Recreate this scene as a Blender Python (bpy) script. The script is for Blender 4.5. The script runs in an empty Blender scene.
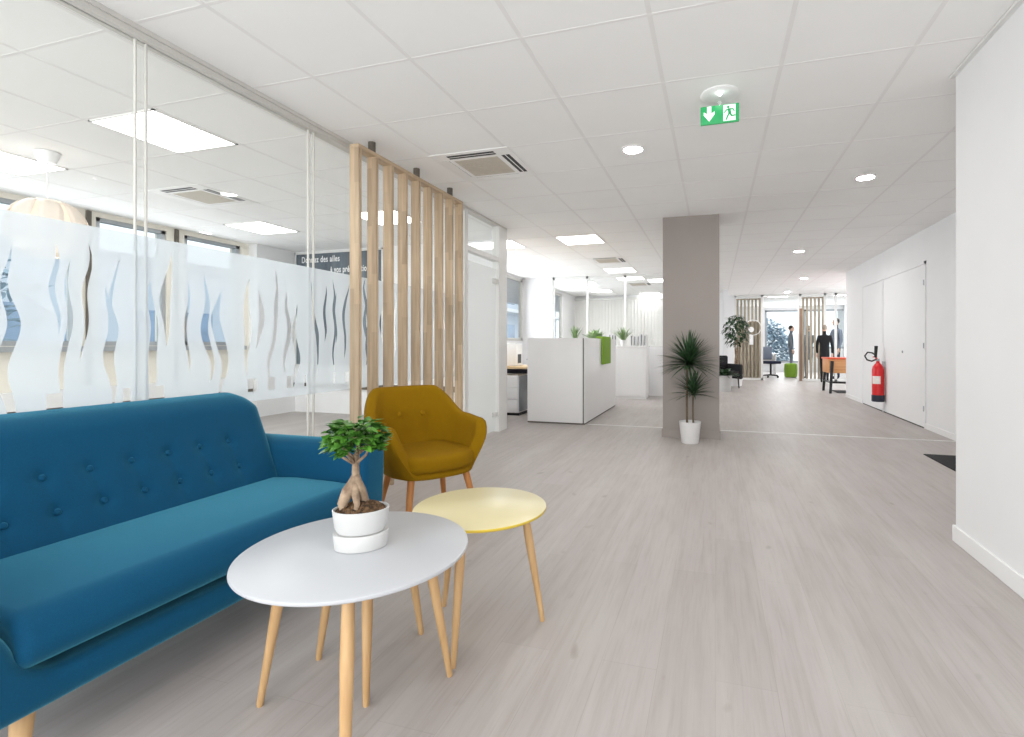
import bpy, bmesh, math, random
from mathutils import Vector, Matrix
PI = math.pi
random.seed(7)
S = bpy.context.scene
COL = S.collection

# ------------------------------------------------------------------ camera, sky, exposure
cam_d = bpy.data.cameras.new('camera')
cam_d.sensor_width = 36
cam_d.lens = 503.8 / 1024 * 36
cam_d.shift_x = (512 - 565.3) / 1024
cam_d.shift_y = -(368.5 - 344.0) / 1024
cam_d.clip_start = 0.05
cam = bpy.data.objects.new('camera', cam_d)
cam.location = (0, 0, 1.07)
cam.rotation_euler = (PI / 2, 0, math.radians(16.57))
COL.objects.link(cam)
S.camera = cam
w = bpy.data.worlds.new('sky')
S.world = w
w.use_nodes = True
wn = w.node_tree.nodes
wb = wn['Background']
wb.inputs[0].default_value = (0.86, 0.94, 1.0, 1)
wb.inputs[1].default_value = 1.25
S.view_settings.view_transform = 'Standard'
S.view_settings.look = 'None'
S.view_settings.gamma = 1
S.view_settings.use_curve_mapping = False
S.view_settings.exposure = 0.38
S.cycles.max_bounces = 10
S.cycles.diffuse_bounces = 6
S.cycles.glossy_bounces = 4
S.cycles.transparent_max_bounces = 24
S.cycles.sample_clamp_indirect = 6
S.cycles.use_denoising = True
LED = 7.5          # radiance of the square LED panels
SPOT = 260.0        # radiance of the round downlights

def area_lamp(name, loc, rot, sx, sy, power, col=(0.93, 0.97, 1.0)):
    # area light
    l = bpy.data.lights.new(name, 'AREA')
    l.shape = 'RECTANGLE'
    l.size, l.size_y, l.energy, l.color = sx, sy, power, col
    o = bpy.data.objects.new(name, l)
    o.location, o.rotation_euler = loc, rot
    COL.objects.link(o)
area_lamp('window_or_fill_light', (-2.6, -2.15, 1.25), (PI / 2, 0, 0), 7.6, 2.4, 122, (1, 0.99, 0.975))  # fill added behind the camera; no window is modelled there
area_lamp('overhead_fill', (-0.5, -0.4, 2.50), (0, 0, 0), 3.6, 3.0, 14, (1, 0.985, 0.96))  # overhead fill added above the camera, without any ceiling fitting
area_lamp('window_or_fill_light', (-6.50, 3.8, 1.72), (PI / 2, 0, -PI / 2), 3.6, 1.3, 21)
area_lamp('window_or_fill_light', (-4.05, 8.9, 1.80), (PI / 2, 0, -PI / 2), 2.4, 1.2, 40)
area_lamp('window_or_fill_light', (-4.05, 12.1, 1.70), (PI / 2, 0, -PI / 2), 2.4, 1.3, 34)
area_lamp('window_or_fill_light', (3.0, 20.9, 1.4), (PI / 2, 0, PI), 2.8, 1.8, 70)
area_lamp('window_or_fill_light', (4.5, 13.6, 1.25), (PI / 2, 0, PI / 2), 3.4, 2.0, 50)  # fill added to brighten the corridor; the recess wall has no window

# ------------------------------------------------------------------ materials
def lin(c):
    c /= 255.0
    return c / 12.92 if c <= 0.04045 else ((c + 0.055) / 1.055) ** 2.4
def rgb(r, g, b):
    return (lin(r), lin(g), lin(b), 1)
def new_mat(name):
    m = bpy.data.materials.new(name)
    m.use_nodes = True
    nt = m.node_tree
    return m, nt, nt.nodes['Principled BSDF']
def mat(name, c, rough=0.6, metal=0.0, noise=None, bump=None, emit=None, sheen=0, spec=0.5, nscale=(1, 1, 1), stint=None):
    """plain procedural material: base colour varied by noise=(scale, amount), bump=(scale, strength)"""
    m, nt, p = new_mat(name)
    p.inputs['Base Color'].default_value = c
    p.inputs['Roughness'].default_value = rough
    p.inputs['Metallic'].default_value = metal
    p.inputs['Specular IOR Level'].default_value = spec
    if sheen:
        p.inputs['Sheen Weight'].default_value = sheen
        p.inputs['Sheen Tint'].default_value = stint or c
        p.inputs['Sheen Roughness'].default_value = 0.4
    if emit:
        p.inputs['Emission Color'].default_value = c
        p.inputs['Emission Strength'].default_value = emit
    if noise or bump:
        tc = nt.nodes.new('ShaderNodeTexCoord')
        mp = nt.nodes.new('ShaderNodeMapping')
        mp.inputs['Scale'].default_value = nscale
        nt.links.new(tc.outputs['Object'], mp.inputs[0])
    if noise:
        n = nt.nodes.new('ShaderNodeTexNoise')
        n.inputs['Scale'].default_value = noise[0]
        n.inputs['Detail'].default_value = 4
        nt.links.new(mp.outputs[0], n.inputs['Vector'])
        r = nt.nodes.new('ShaderNodeValToRGB')
        r.color_ramp.elements[0].position = 0.3
        r.color_ramp.elements[1].position = 0.7
        a = noise[1]
        c2 = noise[2] if len(noise) > 2 else None
        r.color_ramp.elements[0].color = [x * (1 - a) for x in c[:3]] + [1]
        r.color_ramp.elements[1].color = c2 or [min(1, x * (1 + a)) for x in c[:3]] + [1]
        nt.links.new(n.outputs[0], r.inputs[0])
        nt.links.new(r.outputs[0], p.inputs['Base Color'])
    if bump:
        n = nt.nodes.new('ShaderNodeTexNoise')
        n.inputs['Scale'].default_value = bump[0]
        n.inputs['Detail'].default_value = 3
        nt.links.new(mp.outputs[0], n.inputs['Vector'])
        b = nt.nodes.new('ShaderNodeBump')
        b.inputs['Strength'].default_value = bump[1]
        b.inputs['Distance'].default_value = 0.01
        nt.links.new(n.outputs[0], b.inputs['Height'])
        nt.links.new(b.outputs[0], p.inputs['Normal'])
    return m
def emission_mat(name, c, s):
    m = bpy.data.materials.new(name)
    m.use_nodes = True
    nt = m.node_tree
    nt.nodes.clear()
    o = nt.nodes.new('ShaderNodeOutputMaterial')
    e = nt.nodes.new('ShaderNodeEmission')
    e.inputs[0].default_value = c
    e.inputs[1].default_value = s
    nt.links.new(e.outputs[0], o.inputs[0])
    return m
def glass_mat(name, tint=(0.985, 0.995, 0.99, 1), refl=1.0):
    m = bpy.data.materials.new(name)
    m.use_nodes = True
    nt = m.node_tree
    nt.nodes.clear()
    o = nt.nodes.new('ShaderNodeOutputMaterial')
    t = nt.nodes.new('ShaderNodeBsdfTransparent')
    t.inputs[0].default_value = tint
    g = nt.nodes.new('ShaderNodeBsdfGlossy')
    g.inputs['Roughness'].default_value = 0.0
    f = nt.nodes.new('ShaderNodeFresnel')
    f.inputs[0].default_value = 1.35
    mu = nt.nodes.new('ShaderNodeMath')
    mu.operation = 'MULTIPLY'
    ge = nt.nodes.new('ShaderNodeNewGeometry')
    fl = nt.nodes.new('ShaderNodeMath')
    fl.operation = 'SUBTRACT'
    fl.inputs[0].default_value = refl
    nt.links.new(ge.outputs['Backfacing'], fl.inputs[1])
    fl.use_clamp = True
    nt.links.new(fl.outputs[0], mu.inputs[1])
    mx = nt.nodes.new('ShaderNodeMixShader')
    nt.links.new(f.outputs[0], mu.inputs[0])
    nt.links.new(mu.outputs[0], mx.inputs[0])
    nt.links.new(t.outputs[0], mx.inputs[1])
    nt.links.new(g.outputs[0], mx.inputs[2])
    nt.links.new(mx.outputs[0], o.inputs[0])
    return m
class NX:
    """tiny expression builder for Math nodes"""
    def __init__(s, nt): s.nt = nt
    def m(s, op, a, b=0.0, c=0.0):
        n = s.nt.nodes.new('ShaderNodeMath')
        n.operation = op
        for i, v in enumerate((a, b, c)):
            if isinstance(v, (int, float)):
                n.inputs[i].default_value = v
            else:
                s.nt.links.new(v, n.inputs[i])
        return n.outputs[0]
    def wn(s, v, seed):
        n = s.nt.nodes.new('ShaderNodeTexWhiteNoise')
        n.noise_dimensions = '1D'
        s.nt.links.new(s.m('ADD', v, seed), n.inputs['W'])
        return n.outputs['Value']
def film_mat(name='frosted_film', amount=0.58, slits=True, ct=(0.92, 0.955, 0.98, 1), cd=(0.88, 0.92, 0.95, 1)):
    m = bpy.data.materials.new(name)
    m.use_nodes = True
    nt = m.node_tree
    nt.nodes.clear()
    x = NX(nt)
    tc = nt.nodes.new('ShaderNodeTexCoord')
    sp = nt.nodes.new('ShaderNodeSeparateXYZ')
    nt.links.new(tc.outputs['Object'], sp.inputs[0])
    y, z = sp.outputs[1], sp.outputs[2]
    total = None
    for pitch, seed, zc0, hz0, wid, prob in ((0.105, 3.1, 1.22, 0.20, 0.017, 0.25), (0.17, 41.7, 1.12, 0.32, 0.022, 0.30)):
        no = nt.nodes.new('ShaderNodeTexNoise')
        no.noise_dimensions = '2D'
        no.inputs['Scale'].default_value = 2.3
        no.inputs['Detail'].default_value = 0
        cv = nt.nodes.new('ShaderNodeCombineXYZ')
        nt.links.new(x.m('MULTIPLY_ADD', y, 1.5, seed), cv.inputs[0])
        nt.links.new(x.m('MULTIPLY', z, 1.6), cv.inputs[1])
        nt.links.new(cv.outputs[0], no.inputs['Vector'])
        yw = x.m('MULTIPLY_ADD', no.outputs[0], 0.10, y)
        s = x.m('DIVIDE', yw, pitch)
        k = x.m('FLOOR', s)
        f = x.m('SUBTRACT', x.m('SUBTRACT', s, k), 0.5)
        zc = x.m('MULTIPLY_ADD', x.wn(k, seed), 0.16, zc0 - 0.08)
        hz = x.m('MULTIPLY_ADD', x.wn(k, seed + 9.3), 0.14, hz0 - 0.05)
        q = x.m('DIVIDE', x.m('SUBTRACT', z, zc), hz)
        tap = x.m('SUBTRACT', 1.0, x.m('MULTIPLY', q, q))
        wd = x.m('MULTIPLY', x.m('MULTIPLY_ADD', x.wn(k, seed + 5.5), 0.8, 0.5), wid / pitch)
        wd = x.m('MULTIPLY', wd, tap)
        hit = x.m('LESS_THAN', x.m('ABSOLUTE', f), wd)
        hit = x.m('MULTIPLY', hit, x.m('GREATER_THAN', x.wn(k, seed + 1.7), prob))
        total = hit if total is None else x.m('MAXIMUM', total, hit)
    # small clear notches along the foot of the film
    s = x.m('DIVIDE', y, 0.13)
    k = x.m('FLOOR', s)
    f = x.m('ABSOLUTE', x.m('SUBTRACT', x.m('SUBTRACT', s, k), 0.5))
    h = x.m('LESS_THAN', f, x.m('MULTIPLY_ADD', x.wn(k, 77.0), 0.28, 0.05))
    h = x.m('MULTIPLY', h, x.m('GREATER_THAN', x.wn(k, 12.0), 0.35))
    h = x.m('MULTIPLY', h, x.m('MULTIPLY', x.m('GREATER_THAN', z, 0.795), x.m('LESS_THAN', z, 0.87)))
    total = x.m('MAXIMUM', total, h)
    o = nt.nodes.new('ShaderNodeOutputMaterial')
    clear = nt.nodes.new('ShaderNodeBsdfTransparent')
    haze = nt.nodes.new('ShaderNodeBsdfTransparent')
    haze.inputs[0].default_value = (0.93, 0.96, 0.985, 1)
    tr = nt.nodes.new('ShaderNodeBsdfTranslucent')
    tr.inputs[0].default_value = ct
    di = nt.nodes.new('ShaderNodeBsdfDiffuse')
    di.inputs[0].default_value = cd
    m1 = nt.nodes.new('ShaderNodeMixShader')
    m1.inputs[0].default_value = 0.5
    nt.links.new(tr.outputs[0], m1.inputs[1])
    nt.links.new(di.outputs[0], m1.inputs[2])
    m2 = nt.nodes.new('ShaderNodeMixShader')
    m2.inputs[0].default_value = amount
    nt.links.new(haze.outputs[0], m2.inputs[1])
    nt.links.new(m1.outputs[0], m2.inputs[2])
    m3 = nt.nodes.new('ShaderNodeMixShader')
    if slits:
        nt.links.new(total, m3.inputs[0])
    else:
        m3.inputs[0].default_value = 0
    nt.links.new(m2.outputs[0], m3.inputs[1])
    nt.links.new(clear.outputs[0], m3.inputs[2])
    nt.links.new(m3.outputs[0], o.inputs[0])
    return m
def floor_mat():
    m, nt, p = new_mat('whitewashed_planks')
    tc = nt.nodes.new('ShaderNodeTexCoord')
    mp = nt.nodes.new('ShaderNodeMapping')
    mp.inputs['Rotation'].default_value = (0, 0, PI / 2)
    nt.links.new(tc.outputs['Object'], mp.inputs[0])
    br = nt.nodes.new('ShaderNodeTexBrick')
    br.inputs['Scale'].default_value = 1
    br.inputs['Brick Width'].default_value = 1.22
    br.inputs['Row Height'].default_value = 0.184
    br.inputs['Mortar Size'].default_value = 0.0011
    br.inputs['Mortar Smooth'].default_value = 0.3
    br.inputs['Color1'].default_value = rgb(173, 166, 163)
    br.inputs['Color2'].default_value = rgb(179, 172, 170)
    br.inputs['Mortar'].default_value = rgb(164, 157, 152)
    br.offset = 0.37
    nt.links.new(mp.outputs[0], br.inputs['Vector'])
    def streak(sx, sy, detail, lo, hi, dark, fac):
        m2 = nt.nodes.new('ShaderNodeMapping')
        m2.inputs['Scale'].default_value = (sx, sy, 1)
        nt.links.new(tc.outputs['Object'], m2.inputs[0])
        n = nt.nodes.new('ShaderNodeTexNoise')
        n.inputs['Scale'].default_value = 1
        n.inputs['Detail'].default_value = detail
        n.inputs['Roughness'].default_value = 0.65
        nt.links.new(m2.outputs[0], n.inputs['Vector'])
        r = nt.nodes.new('ShaderNodeMapRange')
        r.inputs[1].default_value = lo
        r.inputs[2].default_value = hi
        r.inputs[3].default_value = 0
        r.inputs[4].default_value = fac
        nt.links.new(n.outputs[0], r.inputs[0])
        mx = nt.nodes.new('ShaderNodeMix')
        mx.data_type = 'RGBA'
        nt.links.new(r.outputs[0], mx.inputs[0])
        mx.inputs[7].default_value = dark
        return mx
    a = streak(26, 1.4, 6, 0.45, 0.75, rgb(152, 142, 133), 0.5)
    b = streak(5, 0.9, 3, 0.45, 0.7, rgb(191, 187, 183), 0.5)
    c = streak(70, 3.0, 4, 0.52, 0.8, rgb(145, 133, 124), 0.35)
    d = streak(9, 5, 1, 0.72, 0.80, rgb(132, 119, 106), 0.45)
    nt.links.new(br.outputs['Color'], a.inputs[6])
    nt.links.new(a.outputs[2], b.inputs[6])
    nt.links.new(b.outputs[2], c.inputs[6])
    nt.links.new(c.outputs[2], d.inputs[6])
    nt.links.new(d.outputs[2], p.inputs['Base Color'])
    p.inputs['Roughness'].default_value = 0.48
    p.inputs['Specular IOR Level'].default_value = 0.35
    return m
def wood_mat(name, c1, c2, rough=0.5, along=2, blocks=False):
    """grain running along local axis; blocks adds the short butt-jointed staves"""
    m, nt, p = new_mat(name)
    tc = nt.nodes.new('ShaderNodeTexCoord')
    mp = nt.nodes.new('ShaderNodeMapping')
    sc = [40, 40, 40]
    sc[along] = 3
    mp.inputs['Scale'].default_value = sc
    nt.links.new(tc.outputs['Object'], mp.inputs[0])
    n = nt.nodes.new('ShaderNodeTexNoise')
    n.inputs['Scale'].default_value = 1
    n.inputs['Detail'].default_value = 5
    nt.links.new(mp.outputs[0], n.inputs['Vector'])
    r = nt.nodes.new('ShaderNodeValToRGB')
    r.color_ramp.elements[0].position = 0.3
    r.color_ramp.elements[1].position = 0.72
    r.color_ramp.elements[0].color = c1
    r.color_ramp.elements[1].color = c2
    nt.links.new(n.outputs[0], r.inputs[0])
    out = r.outputs[0]
    if blocks:
        x = NX(nt)
        sp = nt.nodes.new('ShaderNodeSeparateXYZ')
        nt.links.new(tc.outputs['Object'], sp.inputs[0])
        a = x.m('FLOOR', x.m('DIVIDE', x.m('ADD', sp.outputs[0], 50), 0.04))
        b = x.m('FLOOR', x.m('DIVIDE', sp.outputs[1], 0.092))
        k = x.m('FLOOR', x.m('ADD', x.m('DIVIDE', sp.outputs[2], 0.42), x.m('MULTIPLY', x.wn(x.m('MULTIPLY_ADD', a, 3.7, b), 2.0), 5.0)))
        v = x.wn(x.m('MULTIPLY_ADD', a, 13.1, x.m('MULTIPLY_ADD', b, 7.3, k)), 0.5)
        hs = nt.nodes.new('ShaderNodeHueSaturation')
        nt.links.new(out, hs.inputs['Color'])
        nt.links.new(x.m('MULTIPLY_ADD', v, 0.26, 0.87), hs.inputs['Value'])
        out = hs.outputs[0]
    nt.links.new(out, p.inputs['Base Color'])
    p.inputs['Roughness'].default_value = rough
    return m

M = {}
M['wall'] = mat('white_paint', rgb(236, 236, 237), 0.6, noise=(3, 0.012), bump=(160, 0.03), spec=0.3)
M['wall_beige'] = mat('cream_paint', rgb(236, 231, 220), 0.6, noise=(3, 0.012))
M['ceil'] = mat('ceiling_tile', rgb(247, 247, 246), 0.85, noise=(2.2, 0.012), bump=(240, 0.06), spec=0.2)
M['tbar'] = mat('white_enamel', rgb(240, 239, 237), 0.5)
M['grid'] = mat('ceiling_tbar', rgb(238, 237, 236), 0.8, noise=(2.2, 0.01), spec=0.2)
M['white'] = mat('white_lacquer', rgb(240, 240, 240), 0.35, noise=(4, 0.01))
M['alu'] = mat('white_aluminium', rgb(226, 226, 224), 0.4, noise=(5, 0.02))
M['rail'] = mat('satin_rail', rgb(204, 202, 197), 0.45, noise=(5, 0.02))
M['greyalu'] = mat('grey_aluminium', rgb(170, 174, 178), 0.4, 0.3, noise=(5, 0.04))
M['taupe'] = mat('taupe_paint', rgb(158, 150, 145), 0.6, noise=(2.5, 0.025), bump=(140, 0.03), spec=0.3)
M['floor'] = floor_mat()
M['glass'] = glass_mat('clear_glass')
M['film'] = film_mat()
M['doorfilm'] = film_mat('door_film', 0.72, False, (0.92, 0.92, 0.91, 1), (0.90, 0.90, 0.89, 1))
M['ash'] = wood_mat('ash_staves', rgb(176, 152, 124), rgb(200, 178, 150), 0.5, 2, True)
M['legwood'] = wood_mat('beech', rgb(182, 144, 98), rgb(204, 168, 122), 0.42, 2)
M['chairwood'] = wood_mat('honey_wood', rgb(168, 106, 48), rgb(192, 128, 66), 0.4, 2)
M['greywood'] = wood_mat('weathered_wood', rgb(150, 136, 118), rgb(196, 182, 164), 0.6, 2)
M['sofa'] = mat('petrol_fabric', rgb(0, 70, 104), 0.8, noise=(260, 0.10), bump=(700, 0.22), sheen=0.75, spec=0.2, stint=(0.18, 0.66, 0.82, 1))
M['mustard'] = mat('mustard_fabric', rgb(136, 101, 3), 0.9, noise=(300, 0.14), bump=(600, 0.3), sheen=0.3, spec=0.15)
M['wtop'] = mat('white_tabletop', rgb(188, 190, 194), 0.34, noise=(3, 0.008))
M['ytop'] = mat('pale_yellow_tabletop', rgb(222, 211, 168), 0.3, noise=(4, 0.02))
M['yedge'] = mat('yellow_edge', rgb(214, 186, 62), 0.4, noise=(6, 0.04))
M['ceramic'] = mat('matt_ceramic', rgb(198, 198, 197), 0.4, noise=(8, 0.015))
M['pot'] = mat('white_plastic_pot', rgb(238, 238, 238), 0.4, noise=(8, 0.01))
M['soil'] = mat('soil', rgb(52, 36, 26), 0.95, noise=(90, 0.6, rgb(122, 92, 62)), bump=(120, 1.0))
M['bark'] = mat('bark', rgb(112, 84, 62), 0.8, noise=(30, 0.35, rgb(172, 150, 126)), bump=(70, 0.5))
M['leaf'] = mat('glossy_leaf', rgb(40, 92, 42), 0.3, noise=(24, 0.45, rgb(104, 164, 62)))
M['paleleaf'] = mat('pale_leaf', rgb(112, 146, 92), 0.45, noise=(14, 0.25, rgb(150, 176, 118)))
M['dleaf'] = mat('dark_leaf', rgb(40, 66, 46), 0.35, noise=(14, 0.35, rgb(70, 104, 66)))
M['cane'] = mat('cane', rgb(104, 92, 74), 0.8, noise=(60, 0.3), nscale=(1, 1, 4))
M['dark'] = mat('black_plastic', rgb(22, 22, 24), 0.45, noise=(10, 0.1))
M['slot'] = mat('dark_slot', rgb(26, 25, 24), 0.6, noise=(10, 0.1))
M['bronze'] = mat('bracket_grey', rgb(104, 98, 90), 0.5, 0.4, noise=(20, 0.08))
M['acgrille'] = mat('beige_grille', rgb(196, 188, 174), 0.6, noise=(60, 0.06))
M['led'] = emission_mat('led_diffuser', (1, 0.985, 0.96, 1), LED)
M['spot'] = emission_mat('downlight_lens', (1, 0.975, 0.94, 1), SPOT)
M['lampglow'] = None
M['glow'] = emission_mat('sign_lamp', (0.9, 1, 0.96, 1), 12)
M['exitgreen'] = mat('exit_green', rgb(40, 158, 92), 0.4, emit=0.25)
M['exitwhite'] = mat('exit_white', rgb(232, 248, 238), 0.4, emit=0.35)
M['red'] = mat('extinguisher_red', rgb(214, 28, 34), 0.3, noise=(8, 0.05))
M['label'] = mat('paper_label', rgb(236, 232, 228), 0.6, noise=(30, 0.05))
M['navy'] = mat('navy_plastic', rgb(32, 38, 58), 0.5, noise=(10, 0.1))
M['green'] = mat('lime_felt', rgb(130, 170, 56), 0.85, noise=(60, 0.08), bump=(300, 0.2))
M['poster'] = mat('skyline_print', rgb(62, 76, 92), 0.5, noise=(1.0, 0.35, rgb(120, 132, 140)), nscale=(5, 1, 0.35))
M['lettering'] = mat('white_lettering', rgb(244, 244, 244), 0.5, noise=(5, 0.01))
M['skin'] = mat('skin', rgb(220, 182, 162), 0.5, noise=(20, 0.05))
M['black'] = mat('black_cloth', rgb(24, 24, 28), 0.9, noise=(80, 0.15))
M['greycloth'] = mat('grey_cloth', rgb(112, 118, 126), 0.9, noise=(80, 0.1))
M['bluecloth'] = mat('slate_blue_cloth', rgb(122, 132, 150), 0.9, noise=(80, 0.1))
M['navycloth'] = mat('navy_cloth', rgb(34, 40, 62), 0.9, noise=(80, 0.1))
M['hairgrey'] = mat('grey_hair', rgb(150, 138, 124), 0.7, noise=(60, 0.2))
M['hairdark'] = mat('dark_hair', rgb(58, 44, 36), 0.7, noise=(60, 0.2))
M['orangewood'] = wood_mat('orange_ply', rgb(214, 146, 92), rgb(234, 176, 122), 0.5, 0)
M['orange'] = mat('orange_lacquer', rgb(236, 92, 54), 0.4, noise=(8, 0.05))
M['curtain'] = mat('white_blind', rgb(244, 243, 240), 0.8, noise=(6, 0.02))
M['oak'] = wood_mat('desk_oak', rgb(206, 176, 132), rgb(226, 200, 160), 0.5, 0)
M['pc'] = mat('grey_metal_case', rgb(150, 154, 158), 0.4, 0.2, noise=(12, 0.05))
M['facade'] = mat('pale_render', rgb(206, 214, 224), 0.8, noise=(0.6, 0.06))
M['fwin'] = mat('facade_glass', rgb(150, 170, 194), 0.2, noise=(0.9, 0.25))
M['tree'] = mat('haze_tinted_foliage', rgb(164, 182, 194), 0.9, noise=(3, 0.3))  # pale blue-grey puts the outdoor haze into the leaf colour
M['ground'] = mat('asphalt', rgb(170, 172, 174), 0.9, noise=(2, 0.08))

# ------------------------------------------------------------------ mesh helpers
class MB:
    def __init__(s):
        s.v, s.f, s.m = [], [], []
    def add(s, verts, faces, mi=0, mx=None):
        b = len(s.v)
        for p in verts:
            p = Vector(p)
            s.v.append(tuple(mx @ p) if mx else tuple(p))
        for f in faces:
            s.f.append([b + i for i in f])
            s.m.append(mi)
        return s
    def box(s, x0, x1, y0, y1, z0, z1, mi=0, mx=None):
        v = [(x, y, z) for x in (x0, x1) for y in (y0, y1) for z in (z0, z1)]
        f = [(0, 1, 3, 2), (4, 6, 7, 5), (0, 4, 5, 1), (2, 3, 7, 6), (0, 2, 6, 4), (1, 5, 7, 3)]
        return s.add(v, f, mi, mx)
    def rbox(s, x0, x1, y0, y1, z0, z1, r=0.01, seg=2, mi=0, mx=None):
        bm = bmesh.new()
        bmesh.ops.create_cube(bm, size=1)
        for v in bm.verts:
            v.co = Vector(((x0 + x1) / 2 + v.co.x * (x1 - x0), (y0 + y1) / 2 + v.co.y * (y1 - y0), (z0 + z1) / 2 + v.co.z * (z1 - z0)))
        bmesh.ops.bevel(bm, geom=bm.edges[:], offset=r, segments=seg, profile=0.5, affect='EDGES')
        bm.verts.index_update()
        s.add([v.co for v in bm.verts], [[v.index for v in f.verts] for f in bm.faces], mi, mx)
        bm.free()
        return s
    def tube(s, pts, rad, n=10, mi=0, cap=True, mx=None):
        pts = [Vector(p) for p in pts]
        if not isinstance(rad, (list, tuple)):
            rad = [rad] * len(pts)
        vs, fs = [], []
        up = None
        for i, p in enumerate(pts):
            d = (pts[min(i + 1, len(pts) - 1)] - pts[max(i - 1, 0)])
            d = d.normalized() if d.length > 1e-9 else Vector((0, 0, 1))
            if up is None:
                up = d.orthogonal().normalized()
            a = (up - d * up.dot(d))
            a = a.normalized() if a.length > 1e-6 else d.orthogonal().normalized()
            up = a
            b = d.cross(a)
            for k in range(n):
                t = 2 * PI * k / n
                vs.append(p + (a * math.cos(t) + b * math.sin(t)) * rad[i])
        for i in range(len(pts) - 1):
            for k in range(n):
                fs.append((i * n + k, i * n + (k + 1) % n, (i + 1) * n + (k + 1) % n, (i + 1) * n + k))
        if cap:
            fs.append(list(range(n))[::-1])
            fs.append([(len(pts) - 1) * n + k for k in range(n)])
        return s.add(vs, fs, mi, mx)
    def lathe(s, prof, n=32, c=(0, 0, 0), sx=1, sy=1, mi=0, mx=None, caps=True):
        """prof: list of (r, z)"""
        vs, fs = [], []
        for r, z in prof:
            for k in range(n):
                t = 2 * PI * k / n
                vs.append((c[0] + r * sx * math.cos(t), c[1] + r * sy * math.sin(t), c[2] + z))
        for i in range(len(prof) - 1):
            for k in range(n):
                fs.append((i * n + k, i * n + (k + 1) % n, (i + 1) * n + (k + 1) % n, (i + 1) * n + k))
        if caps:
            if prof[0][0] > 1e-6:
                fs.append(list(range(n))[::-1])
            if prof[-1][0] > 1e-6:
                fs.append([(len(prof) - 1) * n + k for k in range(n)])
        return s.add(vs, fs, mi, mx)
    def prism(s, prof, a0, a1, r=0.0, axis='x', seg=4, mi=0, mx=None):
        """closed 2D profile swept along an axis, its two ends rounded by r.
        axis x: (y,z); axis y: (x,z); axis z: (x,y)"""
        n = len(prof)
        P = [Vector(p) for p in prof]
        area = sum(P[i].x * P[(i + 1) % n].y - P[(i + 1) % n].x * P[i].y for i in range(n))
        if area < 0:
            P.reverse()
        N = []
        for i in range(n):
            d1 = (P[i] - P[i - 1]).normalized()
            d2 = (P[(i + 1) % n] - P[i]).normalized()
            nn = Vector((d1.y, -d1.x)) + Vector((d2.y, -d2.x))
            nn = nn.normalized() if nn.length > 1e-6 else Vector((d1.y, -d1.x))
            N.append(nn)
        loops = []
        if r > 0:
            for k in range(seg + 1):
                t = k / seg * PI / 2
                loops.append((r * (1 - math.sin(t)), a0 + r * (1 - math.cos(t))))
            for k in range(seg + 1):
                t = k / seg * PI / 2
                loops.append((r * (1 - math.cos(t)), a1 - r * (1 - math.sin(t))))
        else:
            loops = [(0, a0), (0, a1)]
        vs, fs = [], []
        for off, a in loops:
            for i in range(n):
                q = P[i] - N[i] * off
                vs.append({'x': (a, q.x, q.y), 'y': (q.x, a, q.y), 'z': (q.x, q.y, a)}[axis])
        for j in range(len(loops) - 1):
            for i in range(n):
                fs.append((j * n + i, j * n + (i + 1) % n, (j + 1) * n + (i + 1) % n, (j + 1) * n + i))
        fs.append(list(range(n))[::-1])
        fs.append([(len(loops) - 1) * n + i for i in range(n)])
        return s.add(vs, fs, mi, mx)
    def ball(s, c, rx, ry=None, rz=None, n=16, mi=0, mx=None):
        ry = ry or rx
        rz = rz or rx
        prof = [(max(1e-4, math.sin(PI * k / (n // 2))), -math.cos(PI * k / (n // 2))) for k in range(n // 2 + 1)]
        vs, fs = [], []
        for r, z in prof:
            for k in range(n):
                t = 2 * PI * k / n
                vs.append((c[0] + rx * r * math.cos(t), c[1] + ry * r * math.sin(t), c[2] + rz * z))
        for i in range(len(prof) - 1):
            for k in range(n):
                fs.append((i * n + k, i * n + (k + 1) % n, (i + 1) * n + (k + 1) % n, (i + 1) * n + k))
        return s.add(vs, fs, mi, mx)
    def build(s, name, mats, parent=None, smooth=True, angle=40, sub=0):
        me = bpy.data.meshes.new(name)
        me.from_pydata(s.v, [], s.f)
        for m_ in (mats if isinstance(mats, (list, tuple)) else [mats]):
            me.materials.append(m_)
        for p, i in zip(me.polygons, s.m):
            p.material_index = i
            p.use_smooth = smooth
        bm = bmesh.new()
        bm.from_mesh(me)
        bmesh.ops.recalc_face_normals(bm, faces=bm.faces[:])
        bm.to_mesh(me)
        bm.free()
        if smooth and angle < 180:
            me.set_sharp_from_angle(angle=math.radians(angle))
        me.update()
        o = bpy.data.objects.new(name, me)
        COL.objects.link(o)
        if parent:
            o.parent = parent
        if sub:
            md = o.modifiers.new('sub', 'SUBSURF')
            md.levels = md.render_levels = sub
        return o

def tag(o, label, cat, group=None, kind=None):
    o['label'] = label
    o['category'] = cat
    if group:
        o['group'] = group
    if kind:
        o['kind'] = kind
    return o
def thing(name, label, cat, loc=(0, 0, 0), rz=0, group=None):
    o = bpy.data.objects.new(name, None)
    COL.objects.link(o)
    o.empty_display_size = 0.1
    o.location = loc
    o.rotation_euler = (0, 0, rz)
    return tag(o, label, cat, group)
def struct(name, mb, m, parent=None, smooth=False, label=None):
    o = mb.build(name, m, parent, smooth)
    if parent is None:
        o['kind'] = 'structure'
    if label:
        o['label'] = label
    return o
def arc(cx, cy, r, a0, a1, n=6):
    return [(cx + r * math.cos(math.radians(a0 + (a1 - a0) * k / n)), cy + r * math.sin(math.radians(a0 + (a1 - a0) * k / n))) for k in range(n + 1)]

H = 2.53
G = 0.6093
def cellx(i): return (i + 0.5 - 0.4579) * G
def celly(j): return (j + 0.5 + 3.6885) * G

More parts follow.
